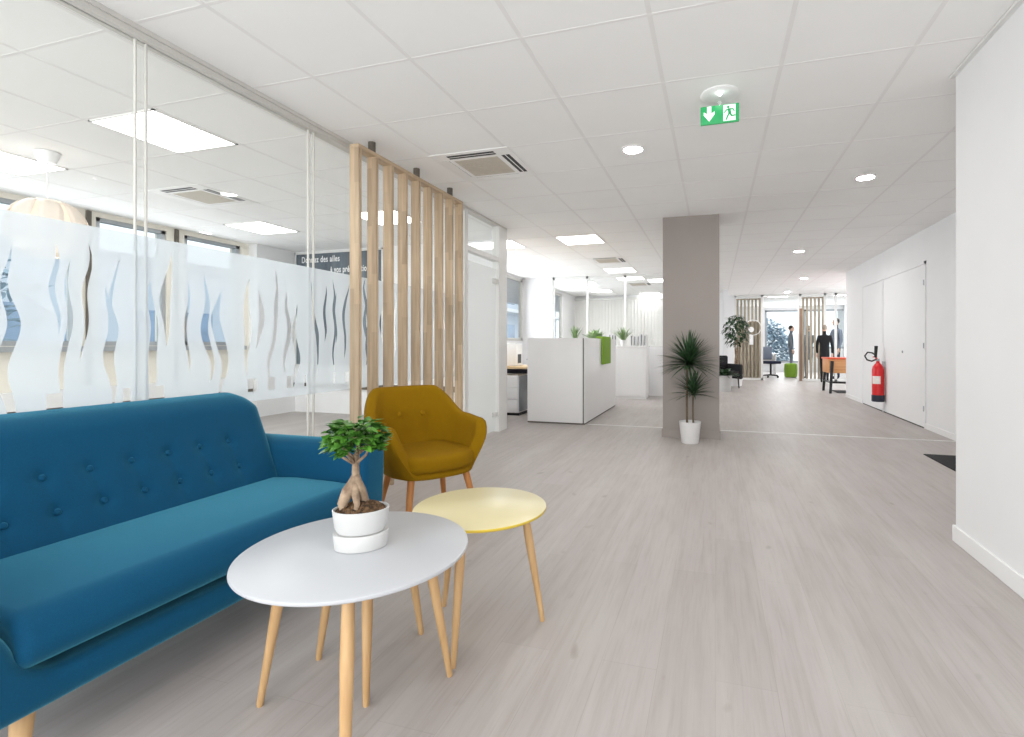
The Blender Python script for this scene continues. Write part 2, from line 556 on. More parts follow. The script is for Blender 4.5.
# ================================================================== THE SETTING
GX = -2.57       # line of the glass partition
LX = -6.55       # window wall of the meeting room
EY = 6.45        # end wall of the meeting room
RX = 2.55        # right wall with the doors
struct('floor', MB().box(-7, 5.2, -2.2, 22, -0.1, 0), M['floor'])
cl = MB()
cl.box(-7, 5.2, -2.2, 22, H, H + 0.12)
struct('ceiling', cl, M['ceil'])
tb = MB()
for k in range(-11, 9):
    x = (k - 0.4579) * G
    if x > -6.6:
        tb.box(x - 0.011, x + 0.011, -2.2, 21.5, H - 0.0012, H + 0.004)
for k in range(-7, 32):
    y = (k + 3.6885) * G
    tb.box(-6.55, 5.0, y - 0.008, y + 0.008, H - 0.0010, H + 0.004)
struct('trim_1', tb, M['grid'])

# window wall of the meeting room, with its three windows
wins = [(2.05, 2.80), (2.97, 3.70), (3.85, 4.60), (4.82, 5.62)]
WZ0, WZ1 = 1.05, 2.475
wl = MB()
ys = [-2.2] + [v for p_ in wins for v in p_] + [EY + 0.1]
for a, b in zip(ys[0::2], ys[1::2]):
    wl.box(LX - 0.2, LX, a, b, 0, H)
for a, b in wins:
    wl.box(LX - 0.2, LX, a, b, 0, WZ0)
    wl.box(LX - 0.2, LX, a, b, WZ1, H)
struct('wall_left', wl, M['wall_beige'])
for n, (a, b) in enumerate(wins):
    fr = MB()
    for (y0, y1, z0, z1) in ((a, a + 0.05, WZ0, WZ1), (b - 0.05, b, WZ0, WZ1), (a, b, WZ0, WZ0 + 0.05), (a, b, WZ1 - 0.04, WZ1)):
        fr.box(LX - 0.10, LX - 0.02, y0, y1, z0, z1)
    wo = struct('window_%d' % (n + 1), fr, M['greyalu'])
    struct('pane', MB().box(LX - 0.065, LX - 0.06, a + 0.05, b - 0.05, WZ0 + 0.05, WZ1 - 0.04), M['glass'], wo)
    struct('sill', MB().box(LX - 0.02, LX + 0.06, a - 0.05, b + 0.05, WZ0 - 0.06, WZ0 - 0.005), M['greyalu'], wo)
for k, y in enumerate((2.885, 3.775, 4.71)):
    struct('trim_%d' % (k + 2), MB().box(LX, LX + 0.03, y - 0.02, y + 0.02, 0.62, H - 0.01), M['bronze'])
tr = MB()
tr.box(LX, LX + 0.10, -1.0, 5.74, 0.42, 0.60)
struct('trim_5', tr, M['white'])
struct('trim_6', MB().box(LX, LX + 0.09, -1.0, 5.74, 0.34, 0.42), M['bronze'])
# corner pier and end wall of the meeting room
struct('wall_pier', MB().box(LX, -6.40, 5.75, EY, 0, H), M['wall'])
struct('wall_end', MB().box(-6.6, -2.84, EY, EY + 0.1, 0, H).prism([(-2.86, EY), (-2.84, EY + 0.1), (-2.66, 5.90), (-2.74, 5.90)], 0, H, 0, 'z'), M['wall'])
struct('trim_7', MB().box(-6.40, -2.86, EY - 0.03, EY, 0.38, 0.46), M['bronze'])

# glass partition: rails, three panes, frosted film
gp = bpy.data.objects.new('glass_partition', None)
COL.objects.link(gp)
gp['kind'] = 'structure'
gp['label'] = 'full height glass partition with wavy frosted film behind the sofa'
r_ = MB()
r_.box(GX - 0.035, GX + 0.035, -2.2, 4.86, H - 0.05, H)
r_.box(GX - 0.045, GX + 0.045, -2.2, 5.90, H - 0.022, H)
r_.build('top_rail', M['rail'], gp, False)
MB().box(GX - 0.03, GX + 0.03, -2.2, 4.80, 0, 0.07).build('bottom_rail', M['alu'], gp, False)
for (a, b) in ((-0.6, 0.64), (0.645, 1.684), (1.689, 2.716), (2.721, 4.78)):
    MB().box(GX - 0.006, GX + 0.006, a, b, 0.07, H - 0.05).build('pane', M['glass'], gp, False)
for y in (0.6425, 1.6865, 2.7185):
    j = MB()
    for dy in (-0.022, 0.024):
        j.box(GX - 0.007, GX + 0.007, y + dy - 0.003, y + dy + 0.003, 0.07, H - 0.05)
    j.build('joint', M['rail'], gp, False)
MB().box(GX + 0.008, GX + 0.0085, -0.6, 4.78, 0.74, 1.575).build('frosted_film', M['film'], gp, False)
# glass door at the end of the partition
dr = MB()
dr.box(GX - 0.04, GX + 0.04, 4.79, 4.86, 0, H - 0.02)
dr.box(GX - 0.045, GX + 0.045, 5.66, 5.90, 0, H - 0.02)
dr.box(GX - 0.04, GX + 0.04, 4.86, 5.66, 2.075, 2.125)
d1 = struct('door_1', dr, M['alu'])
MB().box(GX - 0.006, GX + 0.006, 4.87, 5.65, 0.01, 2.07).build('pane', M['glass'], d1, False)
MB().box(GX - 0.006, GX + 0.006, 4.87, 5.65, 2.125, H - 0.02).build('transom_pane', M['glass'], d1, False)
fd = MB().box(GX + 0.008, GX + 0.0085, 4.88, 5.64, 0.02, 1.98)
fd.build('frosted_film', M['doorfilm'], d1, False)
for z in (0.22, 1.83):
    MB().box(GX - 0.02, GX + 0.025, 5.54, 5.66, z - 0.03, z + 0.03).build('hinge', M['alu'], d1, False)

# taupe pillar
struct('pillar', MB().box(-0.58, 0.045, 5.90, 6.45, 0, H), M['taupe'])
struct('baseboard_pillar', MB().box(-0.592, 0.057, 5.888, 6.462, 0, 0.09), M['taupe'])
# near right wall
struct('wall_right_near', MB().box(1.25, 3.3, -2.2, 3.22, 0, H - 0.012), M['wall'])
bb = MB()
bb.rbox(1.237, 1.25, -2.2, 3.22, 0, 0.088, 0.004)
bb.rbox(1.237, 3.3, 3.22, 3.233, 0, 0.088, 0.004)
struct('baseboard_near', bb, M['white'])
struct('trim_8', MB().box(1.225, 1.25, -2.2, 3.235, H - 0.014, H - 0.002), M['alu'])
# right wall with the double doors
struct('wall_right', MB().box(RX, RX + 0.2, 3.22, 11.45, 0, H), M['wall'])
struct('baseboard_right', MB().box(RX - 0.012, RX, 3.25, 7.38, 0, 0.07).box(RX - 0.012, RX, 10.22, 11.45, 0, 0.07), M['white'])
for n, (a, b) in enumerate(((7.42, 9.04), (9.07, 10.18))):
    q = MB()
    q.rbox(RX - 0.012, RX - 0.001, a, b, 0.014, 2.08, 0.003)
    dd = struct('door_%d' % (n + 2), q, M['wall'])
    g = MB()
    g.box(RX - 0.010, RX - 0.0005, a, b, 0.001, 0.014)
    struct('gap', g, M['slot'], dd)
    fr = MB()
    for (y0, y1, z0, z1) in ((a - 0.035, a - 0.003, 0, 2.12), (a - 0.035, b + 0.012, 2.083, 2.12), (b + 0.003, b + 0.012, 0, 2.12)):
        fr.box(RX - 0.014, RX - 0.0005, y0, y1, z0, z1)
    struct('frame', fr, M['wall'], dd)
    if n == 0:
        kb = MB().lathe([(0.018, 0), (0.02, 0.006), (0.012, 0.012)], 16, mx=Matrix.Translation((RX - 0.012, 8.18, 0.96)) @ Matrix.Rotation(-PI / 2, 4, 'Y'))
        kb.build('knob', M['greyalu'], dd)
        for z in (0.25, 1.05, 1.85):
            MB().tube([(RX - 0.018, 7.415, z - 0.035), (RX - 0.018, 7.415, z + 0.035)], 0.007, 8).build('hinge', M['greyalu'], dd)
# floor transition strip
struct('trim_9', MB().box(-1.62, RX, 6.50, 6.53, 0.0, 0.004), M['alu'])

# office behind the reception: window wall, end wall, half wall with glazing, blinds room
OX = -4.12
ow = MB()
ow.box(OX - 0.09, OX, EY + 0.1, 7.6, 0, H)
ow.box(OX - 0.09, OX, 7.6, 10.48, 0, 1.14)
ow.box(OX - 0.09, OX, 7.6, 10.48, 2.50, H)
ow.box(OX - 0.09, OX, 10.48, 10.75, 0, H)
ow.box(OX - 0.09, OX, 10.75, 13.5, 2.46, H)
ow.box(OX - 0.09, OX, 10.75, 13.5, 0, 0.9)
ow.box(OX - 0.09, OX, 13.5, 15.0, 0, H)
struct('wall_office', ow, M['wall'])
for n, (a, b, z0, z1) in enumerate(((7.6, 9.05, 1.14, 2.50), (9.05, 10.48, 1.14, 2.50), (10.75, 12.2, 0.9, 2.46), (12.2, 13.5, 0.9, 2.46))):
    fr = MB()
    for (y0, y1, c0, c1) in ((a, a + 0.05, z0, z1), (b - 0.06, b, z0, z1), (a, b, z0, z0 + 0.06), (a, b, z1 - 0.06, z1)):
        fr.box(OX - 0.06, OX + 0.004, y0, y1, c0, c1)
    wo = struct('window_%d' % (n + 5), fr, M['rail'])
    struct('pane', MB().box(OX - 0.035, OX - 0.03, a + 0.05, b - 0.06, z0 + 0.06, z1 - 0.06), M['glass'], wo)
struct('wall_office_end', MB().box(OX, -3.42, 10.5, 10.6, 0, H), M['wall'])
struct('wall_half', MB().box(-3.42, -0.4, 10.49, 10.61, 0, 1.0), M['wall'])
og = MB()
for x in (-3.40, -2.64, -1.82, -0.42):
    og.box(x - 0.022, x + 0.022, 10.53, 10.57, 1.0, H)
og.box(-3.42, -0.4, 10.53, 10.57, H - 0.05, H)
og.box(-3.42, -0.4, 10.52, 10.58, 1.0, 1.03)
wo = struct('window_9', og, M['alu'])
for a, b in ((-3.378, -2.662), (-2.618, -1.842), (-1.798, -0.442)):
    struct('pane', MB().box(a, b, 10.547, 10.553, 1.03, H - 0.05), M['glass'], wo)
struct('wall_back', MB().box(-4.3, 0.33, 14.95, 15.05, 0, H), M['wall'])
struct('wall_corridor_left', MB().box(0.23, 0.33, 14.2, 14.95, 0, H).box(0.33, 0.55, 15.9, 16.0, 0, H).box(0.23, 0.33, 15.05, 16.0, 0, H), M['wall'])
# far right recess
struct('wall_recess', MB().box(4.6, 4.8, 11.5, 22, 0, H), M['wall'])

# ================================================================== OUTDOORS
struct('ground_outside', MB().box(-60, -6.8, -20, 70, -3.3, -3.2).box(-60, 60, 24, 90, -3.3, -3.2), M['ground'])
def building(x, y, wx, wy, h, rows, cols, label):
    t = thing('apartment_building', label, 'building', (x, y, -3.2))
    MB().box(-wx, 0, 0, wy, 0, h).build('wall', M['facade'], t, False)
    MB().box(-wx - 0.2, 0.2, -0.2, wy + 0.2, h, h + 0.3).build('roof', M['greyalu'], t, False)
    for r in range(rows):
        z = 1.2 + r * (h - 1.5) / rows
        for c in range(cols):
            y0 = wy * (c + 0.2) / cols
            y1 = wy * (c + 0.8) / cols
            MB().box(-0.05, 0.04, y0, y1, z, z + 1.5).build('window', M['fwin'], t, False)
        MB().box(0, 0.5, 0, wy, z - 0.45, z - 0.3).build('balcony', M['white'], t, False)
building(-19, 8.2, 8, 9.0, 7.0, 2, 5, 'pale apartment building seen through the right meeting room windows')
def leaf_ball_tree(name, x, y, z0, h, r, label, n=420, m='tree', cat='tree', group=None):
    t = thing(name, label, cat, (x, y, z0), 0, group)
    MB().tube([(0, 0, 0), (0.05, 0, h * 0.4), (0, 0.05, h * 0.8)], [r * 0.09, r * 0.07, r * 0.03], 8).build('trunk', M['bark'], t)
    lf = MB()
    for k in range(n):
        a, b = random.uniform(0, 2 * PI), random.uniform(-1, 1)
        q = random.uniform(0.3, 1) ** 0.5 * r
        p = Vector((q * math.cos(a) * math.sqrt(1 - b * b), q * math.sin(a) * math.sqrt(1 - b * b), h * 0.68 + b * h * 0.34 * q / r))
        leaf(lf, p, random.uniform(0, 2 * PI), random.uniform(-0.5, 0.9), r * 0.20, r * 0.09)
    lf.build('foliage', M[m], t)
    return t
def leaf(mb, p, az, el, ln, wd, droop=0.25, seg=4, fold=0.25, mi=0, twist=0.0):
    """pointed leaf blade from p heading az/el"""
    d = Vector((math.cos(az) * math.cos(el), math.sin(az) * math.cos(el), math.sin(el)))
    sd = Vector((-math.sin(az), math.cos(az), 0))
    up = sd.cross(d) * -1
    sd = (sd * math.cos(twist) + up * math.sin(twist)).normalized()
    vs, fs = [], []
    for k in range(seg + 1):
        t = k / seg
        c = p + d * (ln * t) + Vector((0, 0, -droop * ln * t * t))
        ww = wd * 0.5 * math.sin(PI * (0.08 + 0.90 * t) ** 0.75) if t < 1 else 0.0005
        vs += [c - sd * ww + up * ww * fold, c, c + sd * ww + up * ww * fold]
    for k in range(seg):
        b = k * 3
        fs += [(b, b + 1, b + 4, b + 3), (b + 1, b + 2, b + 5, b + 4)]
    mb.add(vs, fs, mi)
leaf_ball_tree('bare_tree', -13, 4.6, -3.2, 6.4, 2.2, 'hazy grey tree outside the leftmost meeting room window', 500)
building(-9.5, 17.0, 7, 13.0, 9.0, 3, 6, 'pale apartment building outside the office window beyond the reception desk')
leaf_ball_tree('conifer', 2.75, 31, -3.2, 5.6, 1.5, 'tall blue grey tree outside the window at the corridor end', 2600)

# ================================================================== CEILING FIXTURES
def panel_light(i, j, label):
    t = thing('ceiling_light', label, 'ceiling light', (cellx(i), celly(j), H), 0, 'square LED panels in the ceiling')
    h = G / 2 - 0.014
    f = MB()
    for (x0, x1, y0, y1) in ((-h, h, -h, -h + 0.014), (-h, h, h - 0.014, h), (-h, -h + 0.014, -h, h), (h - 0.014, h, -h, h)):
        f.box(x0, x1, y0, y1, -0.008, 0)
    f.build('frame', M['tbar'], t, False)
    MB().box(-h + 0.014, h - 0.014, -h + 0.014, h - 0.014, -0.006, -0.002).build('diffuser', M['led'], t, False)
panel_light(-6, 0, 'large bright square light panel above the glass, nearest the camera')
panel_light(-9, 0, 'square light panel beside the white pendant lamp')
panel_light(-9, 4, 'square light panel over the meeting room windows, left of the slats')
panel_light(-5, 7, 'square light panel seen above the glass door frame')
panel_light(-3, 7, 'square light panel over the front of the reception desk')
panel_light(-3, 12, 'square light panel just behind the air conditioner over the reception')
panel_light(-3, 14, 'square light panel in the glazed office, above its right post')
panel_light(-5, 15, 'square light panel in the glazed office, above its left post')
panel_light(-5, 18, 'square light panel near the blinds, left of the middle post')
panel_light(-2, 15, 'square light panel in the glazed office beside the taupe pillar')
panel_light(-3, 20, 'square light panel closest to the white blinds, right side')
panel_light(-6, 4, 'square light panel seen through the wooden slats')
def cassette(i, j, label, s=0.33):
    t = thing('air_conditioner', label, 'air conditioner', (cellx(i) , celly(j), H), 0, 'ceiling air conditioner cassettes')
    t.scale = (1, 1, 0.4)
    b = MB()
    b.rbox(-s, s, -s, s, -0.018, 0, 0.006)
    b.build('panel', M['tbar'], t)
    g = MB()
    g.box(-s * 0.56, s * 0.56, -s * 0.56, s * 0.56, -0.022, -0.0185)
    for k in range(9):
        y = -s * 0.5 + k * s * 0.125
        g.box(-s * 0.54, s * 0.54, y - 0.004, y + 0.004, -0.025, -0.022)
    g.build('grille', M['acgrille'], t, False)
    for k in range(4):
        R = Matrix.Rotation(k * PI / 2, 4, 'Z')
        q = MB().box(-s * 0.60, s * 0.60, s * 0.68, s * 0.88, -0.0195, -0.0185, 0, R)
        o = q.build('slot', M['slot'], t, False)
        if k in (0, 1):     # vanes closed flush with the panel
            MB().box(-s * 0.60, s * 0.60, s * 0.685, s * 0.875, -0.0225, -0.0197, 0, R).build('vane', M['tbar'], o, False)
        else:
            MB().box(-s * 0.60, s * 0.60, s * 0.765, s * 0.79, -0.0215, -0.0195, 0, R).build('vane', M['tbar'], o, False)
cassette(-3, 2, 'air conditioner cassette in the ceiling right of the wooden slats')
cassette(-8, 2, 'air conditioner cassette in the meeting room ceiling behind the glass')
cassette(-3, 10, 'air conditioner cassette in the ceiling over the reception desk')
cassette(-3, 16, 'air conditioner cassette in the far office behind the glazing')
def downlight(x, y, label):
    t = thing('downlight', label, 'downlight', (x, y, H), 0, 'round recessed downlights')
    MB().lathe([(0.082, 0), (0.085, -0.008), (0.07, -0.010), (0.068, -0.004), (0.066, 0)], 28).build('ring', M['tbar'], t)
    MB().lathe([(0.067, -0.004), (0.05, -0.006), (0.001, -0.0065)], 28).build('lens', M['spot'], t)
downlight(-0.59, 3.76, 'round downlight in the ceiling in front of the taupe pillar')
downlight(1.26, 4.97, 'round downlight nearest the right wall end')
downlight(1.26, 8.63, 'third round downlight down the corridor, over its middle')
downlight(1.88, 12.19, 'fourth round downlight, beyond the double doors')
downlight(1.94, 15.3, 'farthest round downlight in front of the glazed meeting room')

# exit sign
t = thing('exit_sign', 'green emergency exit sign with white arrow and running figure under the ceiling', 'exit sign', (0.025, 3.08, H))
MB().lathe([(0.11, 0), (0.11, -0.006), (0.10, -0.014), (0.05, -0.020), (0.001, -0.021)], 36).build('ceiling_disc', M['white'], t)
MB().ball((0, -0.06, -0.024), 0.013, n=12).build('lamp', M['glow'], t)
MB().rbox(-0.108, 0.108, -0.009, 0.009, -0.172, -0.066, 0.003).build('panel', M['exitgreen'], t)
MB().box(-0.03, 0.03, -0.004, 0.004, -0.068, -0.018).build('bracket', M['glass'], t, False)
pw = MB()
def flat(mb, pts, y=-0.0105, th=0.0012, mi=0):
    mb.prism(pts, y - th, y, 0, 'y', mi=mi)
flat(pw, [(-0.071, -0.070), (-0.047, -0.070), (-0.047, -0.112), (-0.028, -0.100), (-0.028, -0.118), (-0.059, -0.158), (-0.090, -0.118), (-0.090, -0.100), (-0.071, -0.112)])
pw.build('arrow', M['exitwhite'], t, False)
dw = MB()
flat(dw, [(0.020, -0.072), (0.088, -0.072), (0.088, -0.165), (0.020, -0.165)])
dw.build('doorway', M['exitwhite'], t, False)
mn = MB()
yy = -0.0118
mn.lathe([(0.0075, 0), (0.0075, 0.001)], 14, mx=Matrix.Translation((0.047, yy, -0.086)) @ Matrix.Rotation(PI / 2, 4, 'X'))
for a, b, wd in (((0.052, -0.098), (0.056, -0.122), 0.008), ((0.050, -0.098), (0.036, -0.103), 0.0035), ((0.036, -0.103), (0.026, -0.116), 0.003), ((0.056, -0.098), (0.074, -0.100), 0.0035), ((0.074, -0.100), (0.080, -0.112), 0.003), ((0.054, -0.122), (0.044, -0.138), 0.0042), ((0.044, -0.138), (0.036, -0.158), 0.0038), ((0.057, -0.122), (0.066, -0.138), 0.0042), ((0.066, -0.138), (0.085, -0.137), 0.0038)):
    a, b = Vector(a), Vector(b)
    d = (b - a).normalized()
    nrm = Vector((-d.y, d.x)) * wd
    a2, b2 = a - d * 0.002, b + d * 0.002
    flat(mn, [a2 - nrm, b2 - nrm, b2 + nrm, a2 + nrm], yy, 0.001)
mn.build('running_figure', M['exitgreen'], t, False)

# pendant lamp in the meeting room: overlapping curved petals
t = thing('pendant_lamp', 'white faceted globe pendant lamp hanging behind the glass partition', 'pendant lamp', (-4.87, 2.55, H))
MB().lathe([(0.04, 0), (0.078, -0.004), (0.05, -0.085), (0.001, -0.085)], 24).build('ceiling_cup', M['white'], t)
MB().tube([(0, 0, -0.08), (0, 0, -0.42)], 0.004, 8).build('cord', M['white'], t)
mg, nt_, p_ = new_mat('lamp_petal')
p_.inputs['Base Color'].default_value = rgb(248, 245, 241)
p_.inputs['Roughness'].default_value = 0.5
p_.inputs['Transmission Weight'].default_value = 0
tl = nt_.nodes.new('ShaderNodeBsdfTranslucent')
tl.inputs[0].default_value = rgb(255, 248, 240)
mxn = nt_.nodes.new('ShaderNodeMixShader')
mxn.inputs[0].default_value = 0.45
nt_.links.new(p_.outputs[0], mxn.inputs[1])
nt_.links.new(tl.outputs[0], mxn.inputs[2])
nt_.links.new(mxn.outputs[0], nt_.nodes['Material Output'].inputs[0])
NS = 8
for ring in range(2):
    for k in range(NS):
        a0 = 2 * PI * (k + 0.5 * ring) / NS
        pm = MB()
        vs, fs = [], []
        rows, cols = 8, 4
        for r in range(rows + 1):
            ph = (0.10 + 0.80 * r / rows) * PI if ring == 0 else (0.14 + 0.50 * r / rows) * PI
            rad = (0.225 if ring == 0 else 0.236)
            wdt = (PI / NS) * (1.06 if ring == 0 else 0.86 * (1 - 0.45 * abs(r / rows - 0.35)))
            for c in range(cols + 1):
                a = a0 + (c / cols - 0.5) * 2 * wdt
                fl = math.cos(wdt) / math.cos((c / cols - 0.5) * 2 * wdt) if ring == 0 else 1.0
                sn = max(math.sin(ph), 0.12) ** 0.8
                vs.append((rad * sn * math.cos(a) * fl, rad * sn * math.sin(a) * fl, -0.585 + 0.225 * math.cos(ph)))
        for r in range(rows):
            for c in range(cols):
                b = r * (cols + 1) + c
                fs.append((b, b + 1, b + cols + 2, b + cols + 1))
        pm.add(vs, fs)
        o = pm.build('petal', mg, t)
        sd = o.modifiers.new('thick', 'SOLIDIFY')
        sd.thickness = 0.002
MB().ball((0, 0, -0.58), 0.045, n=16).build('bulb', emission_mat('bulb_glow', (1, 0.95, 0.89, 1), 22), t)

# ================================================================== WOODEN SLAT SCREEN
SX = -2.385
t = thing('slat_screen', 'floor to ceiling screen of nine pale wooden slats in front of the glass', 'slat screen', (SX, 2.93, 0))
for k in range(9):
    y = k * 0.183
    MB().rbox(-0.040, 0.036, y - 0.016, y + 0.016, 0, 2.425, 0.002, 1).build('slat', M['ash'], t)
MB().rbox(-0.040, 0.036, -0.016, 8 * 0.183 + 0.016, 2.425, 2.452, 0.002, 1).build('top_rail', wood_mat('ash_rail', rgb(176, 152, 124), rgb(200, 178, 150), 0.5, 1), t)
for y in (0.17, 0.74, 1.29):
    MB().lathe([(0.026, 2.452), (0.026, H), ], 16, (0.0, y, 0)).build('bracket', M['bronze'], t)

# poster on the meeting room end wall
t = thing('wall_poster', 'dark blue poster with white lettering on the meeting room end wall', 'poster', (-5.565, EY, 0))
MB().box(-0.79, 0.79, -0.02, -0.001, 0.75, 2.48).build('print', M['poster'], t, False)
MB().box(-0.815, -0.79, -0.03, -0.001, 0.73, 2.505).box(0.79, 0.815, -0.03, -0.001, 0.73, 2.505).box(-0.815, 0.815, -0.03, -0.001, 2.48, 2.505).box(-0.815, 0.815, -0.03, -0.001, 0.73, 0.75).build('frame', M['alu'], t, False)
def text(body, size, loc, parent, m, name='lettering', bold=0.0, rot=(PI / 2, 0, 0), sx=1.0):
    c = bpy.data.curves.new(name, 'FONT')
    c.body = body
    c.size = size
    c.extrude = 0.0015
    c.offset = bold
    c.space_character = 1.12
    o = bpy.data.objects.new(name, c)
    o.data.materials.append(m)
    COL.objects.link(o)
    o.parent = parent
    o.location = loc
    o.rotation_euler = rot
    o.scale = (sx, 1, 1)
    dg = bpy.context.evaluated_depsgraph_get()
    me = bpy.data.meshes.new_from_object(o.evaluated_get(dg))
    q = bpy.data.objects.new(name, me)
    COL.objects.link(q)
    q.parent = parent
    q.location, q.rotation_euler, q.scale = loc, rot, (sx, 1, 1)
    bpy.data.objects.remove(o)
    return q
text('Donnez des ailes', 0.135, (-0.685, -0.023, 2.345), t, M['lettering'], bold=0.002, sx=0.69)
text('à vos présentations', 0.135, (-0.135, -0.023, 2.175), t, M['lettering'], bold=0.002, sx=0.62)

# ================================================================== SOFA
t = thing('sofa', 'petrol blue button-tufted sofa standing along the glass partition', 'sofa', (-2.0, 1.35, 0))
half = [(0.0, 0.185), (0.62, 0.185)] + arc(0.62, 0.325, 0.14, -88, 0, 6)[1:] + [(0.768, 0.45)] + arc(0.690, 0.53, 0.080, 8, 168, 9) + [(0.603, 0.44)] + arc(0.49, 0.375, 0.105, 5, -90, 7) + [(0.0, 0.268)]
prof = half + [(-y - (0.07 * max(0, min(1, (z - 0.36) / 0.17)) if y > 0.4 else 0), z) for y, z in reversed(half[1:-1])]
MB().prism(prof, -0.40, 0.455, 0.035, 'x', 5).build('frame', M['sofa'], t, True, 50)
# backrest with tufting
BW, BS, BT, RE = 0.645, 0.535, 0.17, 0.08
ups = [(-0.515 + 0.1325 * k, 0.328) for k in range(8)]
los = [(-0.500 + 0.1325 * k, 0.215) for k in range(8)]
btn = ups + los
nu, nv = 132, 56
bk = MB()
vs, fs = [], []
LEAN = 0.42
def back_pt(y, s, off):
    z = 0.30 + s
    return (-0.105 - LEAN * (s - 0.10) + off, y, z)
def back_off(y, s, st):
    d = min(BW - abs(y), st - s)
    d = max(0.0, min(1.0, d / RE))
    return BT / 2 * math.sqrt(max(0, 1 - (1 - d) ** 2))
for side in (0, 1):
    for iv in range(nv + 1):
        for iu in range(nu + 1):
            y = -BW + 2 * BW * iu / nu
            r = 0.13
            ov = abs(y) - (BW - r)
            st = BS - (r - math.sqrt(max(0, r * r - ov * ov))) * 0.95 if ov > 0 else BS
            s = st * iv / nv
            o_ = back_off(y, s, st)
            if side == 0:
                dd = 0
                for (by, bs) in btn:
                    q = (y - by) ** 2 + (s - bs) ** 2
                    if q < 0.02:
                        dd += 0.011 * math.exp(-q / 0.0006) + 0.005 * math.exp(-q / 0.003)
                # pull lines between neighbouring buttons
                for (by, bs) in ups:
                    for sg in (-1, 1):
                        x2, s2 = by + (0.015 if sg < 0 else 0.1475), 0.215
                        if sg > 0: continue
                        L = Vector((x2 - by, s2 - bs))
                        tt = ((y - by) * L.x + (s - bs) * L.y) / L.length_squared
                        if 0 < tt < 1:
                            pd = abs((y - by) * L.y - (s - bs) * L.x) / L.length
                            if pd < 0.03:
                                dd += 0.003 * math.exp(-pd * pd / 0.00008)
                for by, bs in los:
                    if s < bs and abs(y - by) < 0.03:
                        dd += 0.0035 * math.exp(-(y - by) ** 2 / 0.0001) * max(0, 1 - (bs - s) / 0.16)
                vs.append(back_pt(y, s, BT / 2 * 0 + o_ - min(dd, 0.03)))
            else:
                vs.append(back_pt(y, s, -o_ * 0.9))
nn = (nu + 1) * (nv + 1)
for side in (0, 1):
    for iv in range(nv):
        for iu in range(nu):
            b = side * nn + iv * (nu + 1) + iu
            fs.append((b, b + 1, b + nu + 2, b + nu + 1))
bk.add(vs, fs)
bk.build('backrest', M['sofa'], t, True, 180)
for (by, bs) in btn:
    c = Vector(back_pt(by, bs, BT / 2 - 0.013))
    R = Matrix.Translation(c) @ Matrix.Rotation(PI / 2 - math.atan(LEAN), 4, 'Y')
    MB().lathe([(0.009, -0.002), (0.011, 0.002), (0.008, 0.006), (0.001, 0.0075)], 14, mx=R).build('button', M['sofa'], t)
# seat cushion
cp = [(-0.12, 0.292), (0.40, 0.292)] + arc(0.415, 0.345, 0.05, -80, 20, 5) + arc(0.385, 0.358, 0.075, 30, 88, 5) + [(0.30, 0.437), (0.1, 0.440), (-0.12, 0.425)]
MB().prism(cp, -0.592, 0.592, 0.028, 'y', 5).build('seat_cushion', M['sofa'], t, True, 60)
for sx, sy in ((0.385, -0.55), (0.385, 0.55), (-0.30, -0.55), (-0.30, 0.55)):
    MB().tube([(sx, sy, 0.19), (sx + 0.03 * (1 if sx > 0 else -1), sy + (0.03 if sy > 0 else -0.03), 0.0)], [0.024, 0.015], 14).build('leg', M['legwood'], t)

# ================================================================== ARMCHAIR
def smooth(a, b, x):
    q = max(0, min(1, (x - a) / (b - a)))
    return q * q * (3 - 2 * q)
t = thing('armchair', 'mustard yellow tub armchair with wooden legs in front of the slats', 'armchair', (-1.635, 2.63, 0), math.radians(-33))
NT = 120
sh = MB()
def plan(th, sc, n=2.7, a=0.306, b=0.322):
    c, s_ = math.cos(th), math.sin(th)
    k = (abs(c / a) ** n + abs(s_ / b) ** n) ** (-1 / n)
    return c * k * sc, s_ * k * sc
def top_h(th):
    phb = abs(th % (2 * PI) - PI)                        # th measured from +x (front), phb from the back
    h = 0.80 - 0.165 * smooth(math.radians(36), math.radians(74), phb)
    h -= 0.012 * smooth(math.radians(74), math.radians(105), phb)
    h -= 0.250 * smooth(math.radians(116), math.radians(142), phb)
    return h
def lean(th, z):
    phb = abs(((th + PI) % (2 * PI)) - PI)
    bk_ = smooth(math.radians(80), math.radians(150), phb if True else 0)
    return -0.16 * bk_ * max(0, z - 0.34)
rows = []
ZB = 0.320
for k in range(NT):
    th = 2 * PI * k / NT
    h = top_h(th)
    col = []
    def P(z, sc, inset):
        x, y = plan(th, sc)
        L = math.hypot(x, y)
        f = max(0, (L - inset) / L)
        return (x * f + lean(th, z), y * f, z)
    wt = 0.036
    def osc(z):
        return 0.72 + 0.30 * smooth(ZB - 0.06, 0.56, z)
    col.append(P(ZB, 0.66, 0))
    for q in (0.02, 0.25, 0.5, 0.75, 1.0):
        z = ZB + 0.006 + (h - wt - ZB - 0.006) * q
        col.append(P(z, osc(z), 0))
    for a in (30, 60, 90, 120, 150):
        ar = math.radians(a)
        z = h - wt + wt * math.sin(ar)
        col.append(P(z, osc(h - wt), wt * (1 - math.cos(ar))))
    for q in (1.0, 0.7, 0.4, 0.0):
        zi = 0.350 + (h - wt - 0.350) * q if h - wt > 0.350 else h - wt - 0.001 * (1 - q)
        col.append(P(zi, osc(zi), 2 * wt + 0.006 * (1 - q)))
    rows.append(col)
nr = len(rows[0])
vs = [p for c in rows for p in c]
fs = []
for k in range(NT):
    k2 = (k + 1) % NT
    for i in range(nr - 1):
        fs.append((k * nr + i, k2 * nr + i, k2 * nr + i + 1, k * nr + i + 1))
fs.append([k * nr for k in range(NT)][::-1])
fs.append([k * nr + nr - 1 for k in range(NT)])
sh.add(vs, fs)
